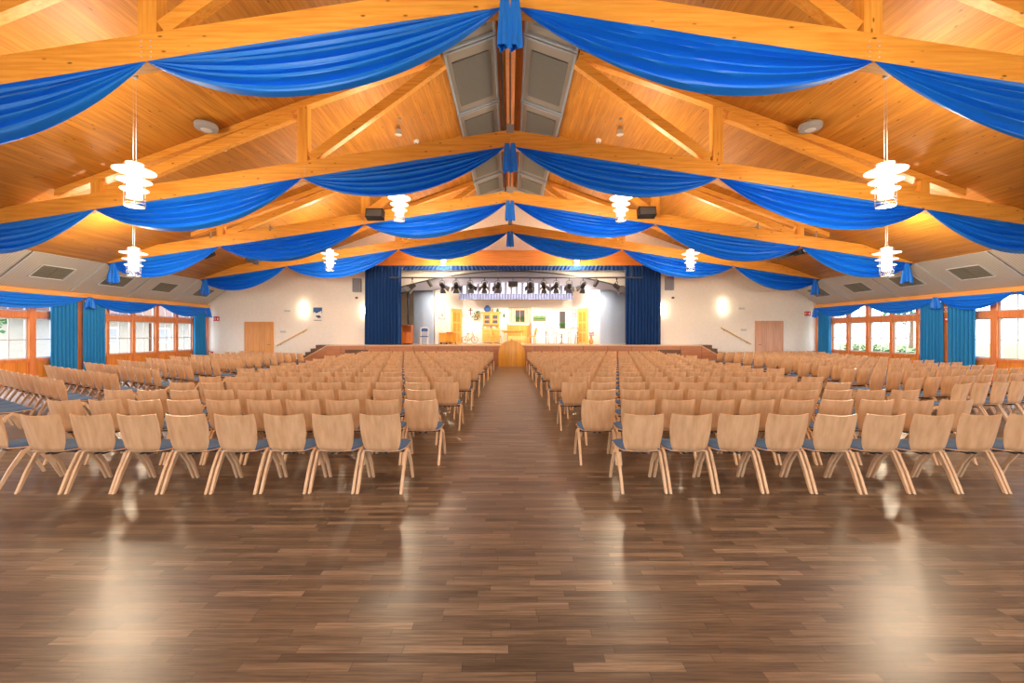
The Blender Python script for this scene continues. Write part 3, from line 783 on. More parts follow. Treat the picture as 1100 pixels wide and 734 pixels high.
# lighting bar and spotlights
BY = 21.65
barz = H+(358-298.3)/440*BY
t = thing('lighting_bar', 'long dark lighting bar hung across the stage opening', 'lighting bar', (0, BY, barz))
x0, x1 = (419-548)*BY/440, (690-548)*BY/440
MB().tube([(x0, 0, 0), (x1, 0, 0)], .045, 10).build('pipe', MT['dark_grey'], t, True)
w = MB()
for px in (432, 484, 535, 590, 640, 678): x = (px-548)*BY/440; w.tube([(x, 0, 0), (x, 0, 5.3-barz if abs(x) < 8 else .8)], .006, 5)
w.build('suspension_wire', MT['grey'], t)
def spot_proto():
    t = thing('stage_spotlight', 'x', 'spotlight')
    y_ = MB(); y_.tube([(0, 0, -.04), (0, 0, -.16)], .018, 8); y_.tube([(-.15, 0, -.42), (-.15, 0, -.22), (-.08, 0, -.16), (.08, 0, -.16), (.15, 0, -.22), (.15, 0, -.42)], .014, 6); y_.box((0, 0, -.02), (.08, .06, .09))
    y_.build('yoke', MT['black'], t, True)
    R = Matrix.Translation((0, 0, -.42)) @ Matrix.Rotation(math.radians(-125), 4, 'X')
    MB().lathe([(0, -.2), (.08, -.2), (.11, -.14), (.12, .08), (.13, .14), (0, .14)], 16, m=R).build('housing', MT['black'], t, True)
    b = MB()
    for k in range(4):
        a = k*PI/2; ca, sa = math.cos(a), math.sin(a)
        def q(u, w_, z): return (ca*u-sa*w_, sa*u+ca*w_, z)
        b.add([q(.12, -.11, .14), q(.12, .11, .14), q(.26, .17, .33), q(.26, -.17, .33), q(.13, -.11, .135), q(.13, .11, .135), q(.27, .17, .325), q(.27, -.17, .325)], [(0,1,2,3),(4,7,6,5),(0,4,5,1),(1,5,6,2),(2,6,7,3),(3,7,4,0)], R)
    b.build('barn_doors', MT['dark_grey'], t)
    MB().lathe([(0, .135), (.1, .135), (.1, .145), (0, .145)], 16, m=R).build('lens', MT['lampdisc'], t)
    return t
sp0 = spot_proto()
spx = [475, 490, 505, 520.5, 535, 569.5, 584, 597.5, 611.5, 626.5]
for i, px in enumerate(spx):
    t = sp0 if i == 0 else copy_tree(sp0)
    x = (px-548)*BY/440
    t.location = (x, BY, barz); t.rotation_euler = (0, 0, random.uniform(-.35, .35))
    side = 'left' if i < 5 else 'right'; n = 5-i if i < 5 else i-4
    t['label'] = 'black stage spotlight with barn doors on the lighting bar, %s %s of the box' % (ordw(n), side); t['group'] = 'spotlights on the lighting bar'
for px, rz, lab in ((443, 1.5, 'black spotlight turned sideways at the left end of the lighting bar'), (662.5, -1.5, 'black spotlight turned sideways at the right end of the lighting bar')):
    t = copy_tree(sp0); t.location = ((px-548)*BY/440, BY, barz-.05); t.rotation_euler = (0, 0, rz); t['label'] = lab; t['group'] = 'spotlights on the lighting bar'
for px, lab in ((461, 'left'), (641, 'right')):
    x = (px-548)*BY/440
    t = thing('can_light', 'small black can light tilted down on the %s part of the bar' % lab, 'spotlight', (x, BY, barz), 0, 'can lights on the lighting bar')
    MB().tube([(0, 0, 0), (0, 0, -.14)], .015, 6).build('hook', MT['black'], t)
    s = 1 if px > 548 else -1
    MB().lathe([(0, -.2), (.08, -.2), (.11, 0), (.12, .2), (0, .2)], 14, m=Matrix.Translation((-s*.03, .05, -.3)) @ Matrix.Rotation(s*.45, 4, 'Y')).build('housing', MT['black'], t, True)
t = thing('bar_speaker', 'small black box hanging at the middle of the lighting bar', 'speaker', at(551, 305.5, BY))
MB().box((0, 0, 0), (.5, .3, .3)).build('case', MT['dark_grey'], t, bevel=.02)
MB().tube([(0, 0, .15), (0, 0, .32)], .014, 6).build('bracket', MT['black'], t)
MB().box((0, -.155, 0), (.42, .01, .22)).build('grille', MT['black'], t)
# stage light itself comes from those fixtures
for px, tx, ty in ((475, -2.6, 24), (505, -1.0, 25), (535, .2, 25.3), (569.5, 1.4, 25.2), (597.5, 2.6, 25), (626.5, 4.2, 24)):
    li = bpy.data.lights.new('stage_spot', 'SPOT'); li.energy = STAGE_W; li.color = (1, .9, .78); li.spot_size = 2.5; li.spot_blend = .8; li.shadow_soft_size = .1
    o = bpy.data.objects.new('stage_spot', li); C.objects.link(o); o.location = ((px-548)*BY/440, BY+.42, barz-.66)
    d = Vector((tx, ty, 2.9))-o.location; o.rotation_euler = d.to_track_quat('-Z', 'Y').to_euler()

for s in (-1, 1):
    li = bpy.data.lights.new('can_spot', 'SPOT'); li.energy = STAGE_W*.7; li.color = (1, .95, .88); li.spot_size = 1.6; li.spot_blend = .9; li.shadow_soft_size = .08
    o = bpy.data.objects.new('can_spot', li); C.objects.link(o); o.location = (-4.3 if s < 0 else 4.6, BY+.2, barz-.55)
    d = Vector((s*5.1, 23.6, 2.4))-o.location; o.rotation_euler = d.to_track_quat('-Z', 'Y').to_euler()
# ------------------------------------------------------------------ stage set furniture
def fz(px, Z): return ((px-548)*Z/440, Z, SZ)
def setdoor(px, Z, rz, lab):
    t = thing('set_door', lab, 'door', fz(px, Z), rz, 'doors of the stage set')
    f = MB(); f.b2((-.48, -.09, 0), (-.40, .03, 2.08)); f.b2((.40, -.09, 0), (.48, .03, 2.08)); f.b2((-.48, -.09, 2.0), (.48, .03, 2.1)); f.build('frame', MT['pine'], t)
    l = MB().b2((-.40, -.06, .0), (.40, -.01, 2.0)).build('door_leaf', MT['pine'], t)
    pn = MB()
    for z0, z1 in ((.12, .62), (.72, 1.22), (1.32, 1.88)):
        for x0, x1 in ((-.33, -.04), (.04, .33)): pn.b2((x0, -.075, z0), (x1, -.055, z1))
    pn.build('panel', MT['honey'], l)
    MB().tube([(.33, -.07, 1.0), (.33, -.12, 1.0), (.24, -.12, 1.0)], .012, 6).build('handle', MT['steel'], l)
angL = math.atan2(BWZ-23.25, xa-xl); angR = math.atan2(23.1-BWZ, (xr+.05)-xb)
def onL(f, d=.06):
    return (xl+(xa-xl)*f+math.sin(angL)*d, 23.25+(BWZ-23.25)*f-math.cos(angL)*d, 0)
def onR(f, d=.06):
    return (xr+.05+(xb-xr-.05)*f+math.sin(angR)*d, 23.1+(BWZ-23.1)*f-math.cos(angR)*d, 0)
def wallpos(px, A, B):   # parameter where the wall A..B is seen at px
    k = (px-548)/440
    # A.x+f*(dx) = k*(A.y+f*dy)
    return (k*A[1]-A[0])/((B[0]-A[0])-k*(B[1]-A[1]))
LA, LB = (xl, 23.25), (xa, BWZ); RA, RB = (xr+.05, 23.1), (xb, BWZ)
def place_on(px, side, d=.06):
    f = wallpos(px, LA, LB) if side < 0 else wallpos(px, RA, RB)
    return (onL if side < 0 else onR)(f, d), (angL if side < 0 else angR)
(p, a) = place_on(489, -1); t0 = setdoor(548, 20, 0, 'x'); d1 = [o for o in C.objects if o.name.startswith('set_door')][-1]
d1.location = (p[0], p[1], SZ); d1.rotation_euler = (0, 0, a); d1['label'] = 'pine panelled door in the left wall of the stage set'
(p, a) = place_on(627.5, 1); setdoor(548, 20, 0, 'x'); d2 = [o for o in C.objects if o.name.startswith('set_door') and o is not d1][-1]
d2.location = (p[0], p[1], SZ); d2.rotation_euler = (0, 0, a); d2['label'] = 'pine panelled door in the right wall of the stage set'
def picture(loc, rz, w, h, fm, im, lab, paint=None):
    t = thing('picture', lab, 'picture', loc, rz, 'pictures on the stage set')
    f = MB(); k = .03
    f.b2((-w/2, -.02, -h/2), (-w/2+k, .01, h/2)); f.b2((w/2-k, -.02, -h/2), (w/2, .01, h/2)); f.b2((-w/2, -.02, h/2-k), (w/2, .01, h/2)); f.b2((-w/2, -.02, -h/2), (w/2, .01, -h/2+k)); f.build('frame', MT[fm], t)
    MB().b2((-w/2+k, -.012, -h/2+k), (w/2-k, .0, h/2-k)).build('sheet', MT[im], t)
    if paint: paint(t, w, h)
def sketch(t, w, h):
    m = MB(); m.b2((-w*.22, -.016, -h*.2), (-w*.05, -.012, h*.12)); m.b2((w*.04, -.016, -h*.22), (w*.2, -.012, h*.08)); m.build('drawing', MT['grey'], t)
def landscape(t, w, h):
    m = MB(); m.prism([(-w/2+.03, -h/2+.03), (w/2-.03, -h/2+.03), (w/2-.03, -.02), (w*.2, .06), (0, .0), (-w*.25, .05), (-w/2+.03, -.03)], -.018, -.012); m.build('meadow', MT['meadow'], t)
    m = MB(); m.prism([(-w*.4, -.1), (-w*.1, -.12), (w*.2, -.08), (w*.42, -.14), (w*.42, -.2), (-w*.4, -.2)], -.022, -.018); m.build('hedge', MT['leaf'], t)
(p, a) = place_on(474, -1, .05); picture((p[0], p[1], H+(358-338)/440*p[1]), a, .52, .56, 'grey', 'paper', 'framed grey drawing on the left wall of the stage set', sketch)
(p, a) = place_on(637.5, 1, .05); picture((p[0], p[1], H+(358-335)/440*p[1]), a, .34, .36, 'grey', 'paper', 'small framed picture right of the right set door', sketch)
(p, a) = place_on(618, 1, .05); picture((p[0], p[1], H+(358-337)/440*p[1]), a, .34, .5, 'grey', 'paper', 'narrow picture left of the right set door', sketch)
q = at(499.5, 338, BWZ-.06); picture(q, 0, .3, .3, 'grey', 'paper', 'small grey framed picture left of the cross', sketch)
q = at(579.5, 340, BWZ-.06); picture(q, 0, .78, .58, 'walnut', 'set_blue', 'framed green landscape painting on the stage set', landscape)
q = at(505.5, 335, BWZ-.06)
c = MB(); c.box((0, 0, 0), (.06, .03, .48)); c.box((0, 0, .1), (.26, .03, .06)); o = c.build('wall_cross', MT['walnut']); o.location = q; tag(o, 'dark wooden cross on the white set wall', 'cross')
q = at(541.5, 339, BWZ-.06)
t = thing('wall_ornament', 'small dark ornament on the wall right of the dresser', 'ornament', q)
MB().lathe([(0, -.13), (.05, -.1), (.07, 0), (.03, .08), (.05, .13), (0, .14)], 12).build('body', MT['leaf_dark'], t, True)
# hanging plant
q = at(512.5, 338.5, BWZ-.3)
t = thing('hanging_plant', 'bushy green plant hanging on the wall beside the dresser', 'plant', q)
MB().lathe([(0, -.12), (.10, -.12), (.14, .06), (0, .06)], 14).build('pot', MT['ochre'], t, True)
lf = MB(); rr = random.Random(3)
for k in range(110):
    a, e = rr.uniform(0, 6.28), rr.uniform(.05, .42); z = rr.uniform(-.32, .26)
    e *= 1-.5*abs(z)/.4; c = Vector((e*math.cos(a), e*math.sin(a)*.6, z)); d = Vector((rr.uniform(-1, 1), rr.uniform(-1, 1), rr.uniform(-1, .6))).normalized()*.09
    n = d.orthogonal().normalized()*.03
    lf.add([c-d*.5, c+n, c+d*.5, c-n], [(0, 1, 2, 3)])
lf.build('leaves', MT['leaf'], t)
MB().tube([(0, .05, .06), (0, .25, .45)], .006, 5).build('cord', MT['grey'], t)

# dresser
t = thing('dresser', 'tall pine kitchen dresser with glazed top doors on stage', 'dresser', fz(527.5, 25.1))
MB().b2((-.52, -.25, .06), (.52, .22, .86)).build('base_cabinet', MT['pine'], t, bevel=.01)
MB().b2((-.56, -.28, .86), (.56, .24, .92)).build('worktop', MT['pine'], t, bevel=.01)
up = MB(); up.b2((-.50, .02, 1.14), (.50, .22, 1.84)); up.b2((-.50, -.02, .92), (-.46, .22, 1.14)); up.b2((.46, -.02, .92), (.50, .22, 1.14)); up.b2((-.5, .18, .92), (.5, .22, 1.14)); up.build('hutch', MT['pine'], t)
MB().prism([(-.58, 1.84), (.58, 1.84), (.62, 1.93), (-.62, 1.93)], -.06, .24).build('cornice', MT['honey'], t)
for x in (-.25, .25):
    d = MB().b2((x-.22, -.27, .12), (x+.22, -.25, .62)).build('door', MT['honey'], t, bevel=.006)
    MB().lathe([(0, -.02), (.018, -.02), (.018, .02), (0, .02)], 8, m=Matrix.Translation((x-.17*(1 if x > 0 else -1), -.285, .38)) @ Matrix.Rotation(PI/2, 4, 'X')).build('knob', MT['walnut'], d)
    d = MB().b2((x-.22, -.27, .66), (x+.22, -.25, .82)).build('drawer', MT['honey'], t, bevel=.006)
    d = MB().b2((x-.22, .0, 1.18), (x+.22, .02, 1.8)).build('glazed_door', MT['honey'], t, bevel=.006)
    g = MB(); g.b2((x-.15, -.008, 1.50), (x+.15, .0, 1.72)); g.b2((x-.15, -.008, 1.24), (x+.15, .0, 1.42)); g.build('glass_pane', MT['dark_grey'], d)
for k in range(5):
    x = -.36+.18*k
    o = MB().lathe([(0, 0), (.04, 0), (.055, .08), (.03, .12), (.035, .14), (0, .14)], 12).build('jug', MT[['white', 'pink', 'blue_paint', 'white', 'ochre'][k]], None, True)
    o.location = (fz(527.5, 25.1)[0]+x, 25.1-.0, SZ+.92)
    tag(o, ['white jug at the left of the dresser shelf', 'pink jug second from left on the dresser shelf', 'blue jug in the middle of the dresser shelf', 'white jug second from right on the dresser shelf', 'ochre jug at the right of the dresser shelf'][k], 'jug', 'jugs on the dresser shelf')
o = MB().lathe([(0, 0), (.1, 0), (.2, .1), (.22, .2), (.16, .3), (.08, .36), (.1, .4), (0, .4)], 18).build('blue_vase', MT['blue_paint'], None, True); o.location = (fz(523.5, 25.1)[0], 25.15, SZ+1.93)
tag(o, 'round dark blue vase on top of the dresser', 'vase')
for k, (dx, m_) in enumerate(((.32, 'ochre'), (.46, 'white'), (.62, 'leaf'))):
    o = MB().lathe([(0, 0), (.07, 0), (.09, .08), (.05, .16), (.06, .2), (0, .2)], 12).build('pot', MT[m_], None, True); o.location = (fz(523.5, 25.1)[0]+dx, 25.15, SZ+1.93)
    tag(o, ['ochre', 'white', 'green'][k]+' small pot on top of the dresser', 'pot', 'pots on the dresser')

# bicycle
t = thing('bicycle', 'small old red brown bicycle leaning by the set wall', 'bicycle', (fz(505, 25.15)[0], 24.95, SZ), .1)
for x in (-.3, .3):
    w = MB(); w.tube([(x+.2*math.cos(2*PI*k/20), 0, .22+.2*math.sin(2*PI*k/20)) for k in range(20)], .016, 6, closed=True)
    for k in range(6): a = k*PI/6; w.tube([(x-.2*math.cos(a), 0, .22-.2*math.sin(a)), (x+.2*math.cos(a), 0, .22+.2*math.sin(a))], .004, 4)
    w.build('wheel', MT['walnut'], t, True)
f = MB()
for a, b in (((-.3, .22), (-.12, .58)), ((-.12, .58), (.2, .56)), ((.2, .56), (.3, .22)), ((-.12, .58), (0, .2)), ((0, .2), (.2, .5)), ((-.3, .22), (0, .2)), ((.2, .5), (.17, .72))): f.tube([(a[0], 0, a[1]), (b[0], 0, b[1])], .018, 6)
f.build('bike_frame', MT['cabinet_wood'], t, True)
MB().box((-.14, 0, .62), (.2, .1, .04)).build('saddle', MT['walnut'], t, bevel=.01)
MB().tube([(.12, -.2, .74), (.17, 0, .72), (.12, .2, .74)], .014, 6).build('handlebar', MT['steel'], t, True)

# desk on the left
DK = place_on(476.5, -1, .34)[0]
t = thing('desk', 'orange pine writing desk beside the left set door', 'desk', (DK[0], DK[1], SZ), angL)
MB().b2((-.48, -.25, .1), (.1, .25, .60)).build('cupboard', MT['honey'], t, bevel=.01)
MB().b2((-.5, -.27, .60), (.5, .27, .65)).build('desktop', MT['honey'], t, bevel=.008)
MB().b2((.1, -.22, .22), (.48, .22, .60)).build('side_cabinet', MT['honey'], t, bevel=.008)
for x in (-.4, .42):
    for y_ in (-.2, .2): MB().box((x, y_, .05), (.06, .06, .1)).build('foot', MT['walnut'], t)
o = MB().box((0, 0, .02), (.36, .24, .04)).build('book', MT['red']); o.location = (DK[0]+.1, DK[1]-.02, SZ+.65); tag(o, 'red book lying on the pine desk', 'book')
o = MB().lathe([(0, 0), (.05, 0), (.07, .1), (.03, .16), (0, .17)], 12).build('pot', MT['white'], None, True); o.location = (DK[0]-.15, DK[1]-.3, SZ+.65); tag(o, 'small white pot on the left of the pine desk', 'pot')

# cabinet at far left of stage
t = thing('cabinet', 'reddish wooden cabinet with open shelf at the left stage edge', 'cabinet', (fz(437.7, 22.9)[0], 22.9, SZ))
cbm = MB(); cbm.b2((-.29, -.22, .06), (.29, .22, .10)); cbm.b2((-.29, -.22, 1.04), (.29, .22, 1.08)); cbm.b2((-.29, -.22, .1), (-.26, .22, 1.04)); cbm.b2((.26, -.22, .1), (.29, .22, 1.04)); cbm.b2((-.26, .19, .1), (.26, .22, 1.04)); cbm.b2((-.26, -.2, .66), (.26, .19, .69)); cbm.build('carcass', MT['cabinet_wood'], t)
for x in (-.13, .13): MB().b2((x-.125, -.225, .11), (x+.125, -.205, .65)).build('door', MT['cabinet_wood'], t, bevel=.005)
MB().box((0, 0, .03), (.5, .36, .06)).build('plinth', MT['black'], t)

def wchair(name, lab, loc, rz, m_frame, m_seat, w=.44, arms=False, grp=None, rounded=False):
    t = thing(name, lab, 'armchair' if arms else 'chair', loc, rz, grp)
    for x in (-w/2+.03, w/2-.03):
        MB().tube([(x, .2, 0), (x, .18, .44)], .022, 8).build('leg', MT[m_frame], t, True)
        MB().tube([(x, -.24, 0), (x, -.2, .44)], .022, 8).build('leg', MT[m_frame], t, True)
    MB().b2((-w/2, -.22, .42), (w/2, .22, .47)).build('seat', MT[m_seat], t, bevel=.015)
    if rounded:
        b = MB()
        def f_(u, v):
            x = (2*u-1)*(.12+.08*math.sin(PI*min(v, 1)*.85)); return (x, .2+.10*v, .47+.46*v)
        b.sheet(f_, 10, 10, .025); b.build('backrest', MT[m_frame], t, True)
    else:
        b = MB(); b.tube([(-w/2+.03, .2, .45), (-w/2+.02, .26, .9), (0, .27, .97), (w/2-.02, .26, .9), (w/2-.03, .2, .45)], .022, 8); b.build('back_frame', MT[m_frame], t, True)
        if arms or m_seat == 'upholstery': MB().box((0, .235, .68), (w-.14, .04, .34), rx=-.12).build('back_pad', MT[m_seat], t, bevel=.015)
        else: MB().box((0, .235, .8), (w-.06, .02, .16), rx=-.12).build('back_slat', MT[m_seat], t)
    if arms:
        for x in (-w/2+.0, w/2-.0): MB().tube([(x, .22, .68), (x, -.1, .67), (x, -.18, .64), (x, -.18, .45)], .02, 8).build('armrest', MT[m_frame], t, True)
    return t
wchair('folding_chair', 'white folding chair with blue back at the left stage edge', (fz(455, 22.6)[0], 22.75, SZ), PI+.3, 'white', 'blue_paint', grp=None)
wchair('armchair', 'white upholstered armchair left of the small round table', fz(592, 24.2), .25+PI*0, 'walnut', 'upholstery', .56, True, 'white armchairs on the set')
wchair('armchair', 'white upholstered armchair right of the small round table', fz(615.5, 24.2), -.5, 'walnut', 'upholstery', .5, True, 'white armchairs on the set')
wchair('kitchen_chair', 'honey wood kitchen chair right of the dining table', fz(571, 24.3), -1.35, 'honey', 'honey', .4, rounded=True, grp='kitchen chairs on the set')
wchair('kitchen_chair', 'honey wood kitchen chair left of the dining table', fz(533.5, 24.3), 1.35, 'honey', 'honey', .4, rounded=True, grp='kitchen chairs on the set')
t = thing('side_table', 'small round dark side table between the white armchairs', 'side table', fz(603.2, 24.2))
MB().lathe([(0, .56), (.24, .56), (.25, .58), (.24, .60), (0, .60)], 24).build('tabletop', MT['walnut'], t, True)
MB().lathe([(0, 0), (.16, 0), (.16, .03), (.04, .07), (.03, .3), (.05, .4), (.03, .56), (0, .56)], 16).build('pedestal', MT['walnut'], t, True)
t = thing('dining_table', 'honey wood dining table in front of the corner bench', 'table', fz(551, 24.1))
MB().b2((-.66, -.36, .74), (.66, .36, .79)).build('tabletop', MT['honey'], t, bevel=.008)
MB().b2((-.56, -.28, .64), (.56, .28, .74)).build('apron', MT['honey'], t)
for x in (-.54, .54):
    for y_ in (-.26, .26): MB().bar((x*.92, y_, .66), (x, y_, 0), .06, .06).build('leg', MT['pine'], t)
t = thing('corner_bench', 'wooden corner bench with high panelled back under the set window', 'bench', fz(557.5, 25.15))
MB().b2((-.68, -.05, .0), (.68, .28, .45)).build('seat_box', MT['pine'], t, bevel=.01)
MB().b2((-.68, .22, .45), (.68, .28, 1.14)).build('backrest', MT['honey'], t, bevel=.01)
MB().b2((-.74, -.1, 0), (-.66, .29, 1.2)).build('end_panel', MT['honey'], t, bevel=.01)
MB().b2((.66, -.1, 0), (.76, .29, 1.24)).build('end_panel', MT['stage_wood'], t, bevel=.01)
def setwindow(px0, px1, py0, py1, lab, narrow):
    c = at((px0+px1)/2, (py0+py1)/2, BWZ-.05); w = (px1-px0)*BWZ/440; h = (py1-py0)*BWZ/440
    t = thing('set_window', lab, 'window', c, 0, 'windows of the stage set')
    MB().tube([(-w/2-.05, -.08, h/2), (w/2+.05, -.08, h/2)], .016, 8).build('curtain_rod', MT['honey'], t, True)
    iw = w*(.3 if narrow else .42)
    f = MB(); k = .035
    f.b2((-iw/2-k, -.03, -h/2), (-iw/2, .01, h/2-.1)); f.b2((iw/2, -.03, -h/2), (iw/2+k, .01, h/2-.1)); f.b2((-iw/2, -.03, h/2-.14), (iw/2, .01, h/2-.1)); f.b2((-iw/2, -.03, -h/2), (iw/2, .01, -h/2+k)); f.b2((-.012, -.03, -h/2), (.012, .01, h/2-.14)); f.build('window_frame', MT['walnut' if narrow else 'pine'], t)
    MB().b2((-iw/2, -.015, -h/2+k), (iw/2, .0, h/2-.14)).build('pane', MT['dark_grey'], t)
    g = MB()
    for x in (-iw*.25, iw*.25): g.lathe([(0, 0), (.05, 0), (.07, .12), (.12, .22), (.06, .34), (0, .36)], 10, c=(x, -.06, -h/2+k))
    g.build('flower_pot', MT['leaf_dark'], t, True)
    for s in (-1, 1):
        x0, x1 = s*iw/2, s*w/2
        def fn(u, v): return (x0+(x1-x0)*u, -.07+.015*math.sin(u*2*PI*5), h/2-h*1.02*v)
        MB().sheet(fn, 40, 4, .006).build('net_curtain', MT['floral' if not narrow else 'upholstery'], t, True)
setwindow(547, 570, 331, 346.5, 'curtained window with flowered curtains behind the corner bench', False)
setwindow(594, 614, 333, 353, 'narrow dark window with white curtains behind the armchairs', True)
t = thing('flower_vase', 'brown vase with pink flowers at the right of the set', 'vase', fz(635, 23.1))
MB().lathe([(0, 0), (.09, 0), (.14, .12), (.12, .24), (.06, .34), (.09, .40), (0, .40)], 18).build('vase', MT['ochre'], t, True)
fl = MB(); rr = random.Random(5)
for k in range(16):
    a = rr.uniform(0, 6.28); e = rr.uniform(.02, .16); c = Vector((e*math.cos(a), e*math.sin(a), rr.uniform(.46, .68)))
    fl.lathe([(0, -.04), (.035, -.03), (.05, 0), (.03, .035), (0, .045)], 8, c=c)
fl.build('flowers', MT['pink'], t, True)
st_ = MB()
for k in range(8): a = k*.8; st_.tube([(0, 0, .36), (.1*math.cos(a), .1*math.sin(a), .52)], .006, 4)
st_.build('stems', MT['leaf'], t)

# ------------------------------------------------------------------ back wall fittings
def walldoor(n, px0, px1, py, m_, knobside):
    Z = YB-.03; x0, x1 = (px0-548)*YB/440, (px1-548)*YB/440; z = H+(358-py)*YB/440
    o = struct(MB().b2((x0, YB-.05, 0), (x1, YB+.01, z)).build('door_%d' % n, MT[m_]))
    f = MB(); f.b2((x0-.06, YB-.07, 0), (x0, YB, z+.06)); f.b2((x1, YB-.07, 0), (x1+.06, YB, z+.06)); f.b2((x0, YB-.07, z), (x1, YB, z+.06)); f.build('door_frame', MT[m_], o)
    kx = x1-.1 if knobside > 0 else x0+.1
    MB().tube([(kx, YB-.06, 1.05), (kx, YB-.12, 1.05), (kx-.12*knobside, YB-.12, 1.05)], .012, 8).build('door_handle', MT['chrome'], o, True)
walldoor(1, 264.5, 293, 347, 'oak_door', 1)
walldoor(2, 812, 839.5, 346, 'beech_door', -1)
# wall lamps
for px, py, lab in ((325, 332, 'glowing wall lamp left of the stage beside the poster'), (777.5, 329, 'glowing wall lamp on the right wall above the handrail'), (391.5, 334, 'glowing wall lamp beside the left stage curtain'), (712.5, 332.5, 'glowing wall lamp beside the right stage curtain')):
    q = at(px, py, YB-.12)
    t = thing('wall_lamp', lab, 'wall lamp', q, 0, 'wall lamps beside the stage')
    MB().b2((-.06, .04, -.12), (.06, .10, .12)).build('mount', MT['white'], t, bevel=.01)
    def f_(u, v):
        a = PI*u; return (-.13*math.cos(a), .03-.12*math.sin(a), -.16+.32*v)
    MB().sheet(f_, 16, 2, .012).build('lamp_shade', MT['bulb'], t, True)
    for dz in (-.26, .26):
        li = bpy.data.lights.new('sconce_light', 'POINT'); li.energy = SCONCE_W; li.color = (1, .88, .66); li.shadow_soft_size = .06
        lo_ = bpy.data.objects.new('sconce_light', li); C.objects.link(lo_); lo_.location = (q.x, q.y-.10, q.z+dz)
# wall speakers
for px, py, nm in ((383.5, 306.5, 'left'), (719, 304.5, 'right')):
    t = thing('wall_speaker', 'grey upright loudspeaker on the wall %s of the stage' % nm, 'speaker', at(px, py, YB-.22), 0, 'wall loudspeakers')
    MB().box((0, 0, 0), (.42, .26, .74)).build('case', MT['grey'], t, bevel=.015); MB().box((0, -.135, 0), (.36, .01, .66)).build('grille', MT['arch_grey'], t); MB().box((0, .14, 0), (.1, .06, .2)).build('bracket', MT['steel'], t)
    t = thing('wall_sensor', 'small dark sensor under the %s wall loudspeaker' % nm, 'sensor', at(px-.5 if px < 548 else 723, 320, YB-.12), 0, 'small sensors on the wall')
    MB().lathe([(0, -.06), (.06, -.05), (.08, 0), (.05, .05), (0, .06)], 12).build('body', MT['walnut'], t, True); MB().tube([(0, 0, 0), (0, .08, 0)], .02, 6).build('stem', MT['grey'], t)
# poster
t = thing('poster', 'poster with blue top hanging right of the left wall lamp', 'poster', at(341.3, 338, YB-.02))
MB().box((0, 0, 0), (.53, .012, .8)).build('sheet', MT['paper'], t)
MB().b2((-.24, -.012, .08), (.24, -.006, .38)).build('blue_field', MT['blue_paint'], t)
m = MB(); m.prism([(-.2, .16), (-.02, .02), (.0, .1), (.22, .2), (.2, -.1), (.05, -.18), (-.05, -.06), (-.22, -.02)], -.016, -.011); m.build('white_figure', MT['white'], t)
m = MB(); m.prism([(-.1, -.06), (.1, -.04), (.2, -.16), (.05, -.2), (-.08, -.12)], -.02, -.015); m.b2((-.2, -.012, -.33), (.2, -.006, -.3)); m.build('dark_shape', MT['dark_grey'], t)
# small wall boxes and signs
for px, py, w, h, m_, lab in ((309, 334, .34, .1, 'light_grey', 'pale emergency light above the left door handrail'), (796.5, 331.5, .34, .1, 'light_grey', 'pale emergency light on the wall above the right door'),
                          (304, 356.5, .3, .1, 'light_grey', 'switch plate between the left door and handrail'), (799, 354.5, .3, .1, 'light_grey', 'switch plate left of the right door'),):
    o = MB().box((0, 0, 0), (w, .05, h)).build('wall_box', MT[m_], None, bevel=.008); o.location = at(px, py, YB-.03); tag(o, lab, 'wall fitting')
def sign(px, py, Z, w, h, m_, lab, kind):
    t = thing('wall_sign', lab, 'sign', at(px, py, Z)); MB().box((0, 0, 0), (w, .03, h)).build('plate', MT[m_], t)
    m = MB()
    if kind == 'hose':   # hose reel symbol and flame
        m.tube([(-.08+.055*math.cos(2*PI*k/14), -.02, .0+.055*math.sin(2*PI*k/14)) for k in range(14)], .012, 5, closed=True)
        m.prism([(.05, -.07), (.12, -.05), (.11, .03), (.08, .08), (.07, .02), (.04, .03)], -.022, -.016)
    else:                # running figure, door and arrow
        m.b2((-.17, -.022, -.05), (-.09, -.016, .06)); m.prism([(-.02, -.05), (.03, .0), (.0, .05), (.03, .06), (.06, .0), (.02, -.06)], -.022, -.016); m.prism([(.09, -.03), (.17, .0), (.09, .03)], -.022, -.016)
    m.build('symbol', MT['white'], t); return t
sign(232.5, 342.5, YB-.03, .30, .24, 'red', 'red fire hose sign in the left back corner', 'hose')
sign(867.5, 337, YB-.03, .30, .24, 'red', 'red fire hose sign in the right back corner', 'hose')
t = sign(989, 328, 16.4, .38, .2, 'green', 'green exit sign above the right windows left of the paired curtains', 'exit'); t.rotation_euler = (0, 0, -PI/2); t.location = (16.60, 16.62, H+(358-328)/440*16.6)
t = sign(1017, 336, 15.5, .30, .2, 'white', 'white and red fire alarm sign between the paired curtains on the right', 'hose'); t.rotation_euler = (0, 0, -PI/2); t.location = (XR-.02, 15.54, 2.58)
for ch in t.children:
    if ch.name.startswith('symbol'): ch.data.materials[0] = MT['red']
t = thing('fire_alarm', 'red fire alarm box between the paired curtains on the right', 'fire alarm', (XR-.06, 15.54, 2.2), -PI/2)
MB().box((0, 0, 0), (.14, .08, .14)).build('case', MT['red'], t, bevel=.01); MB().box((0, -.045, 0), (.07, .01, .07)).build('button', MT['white'], t)
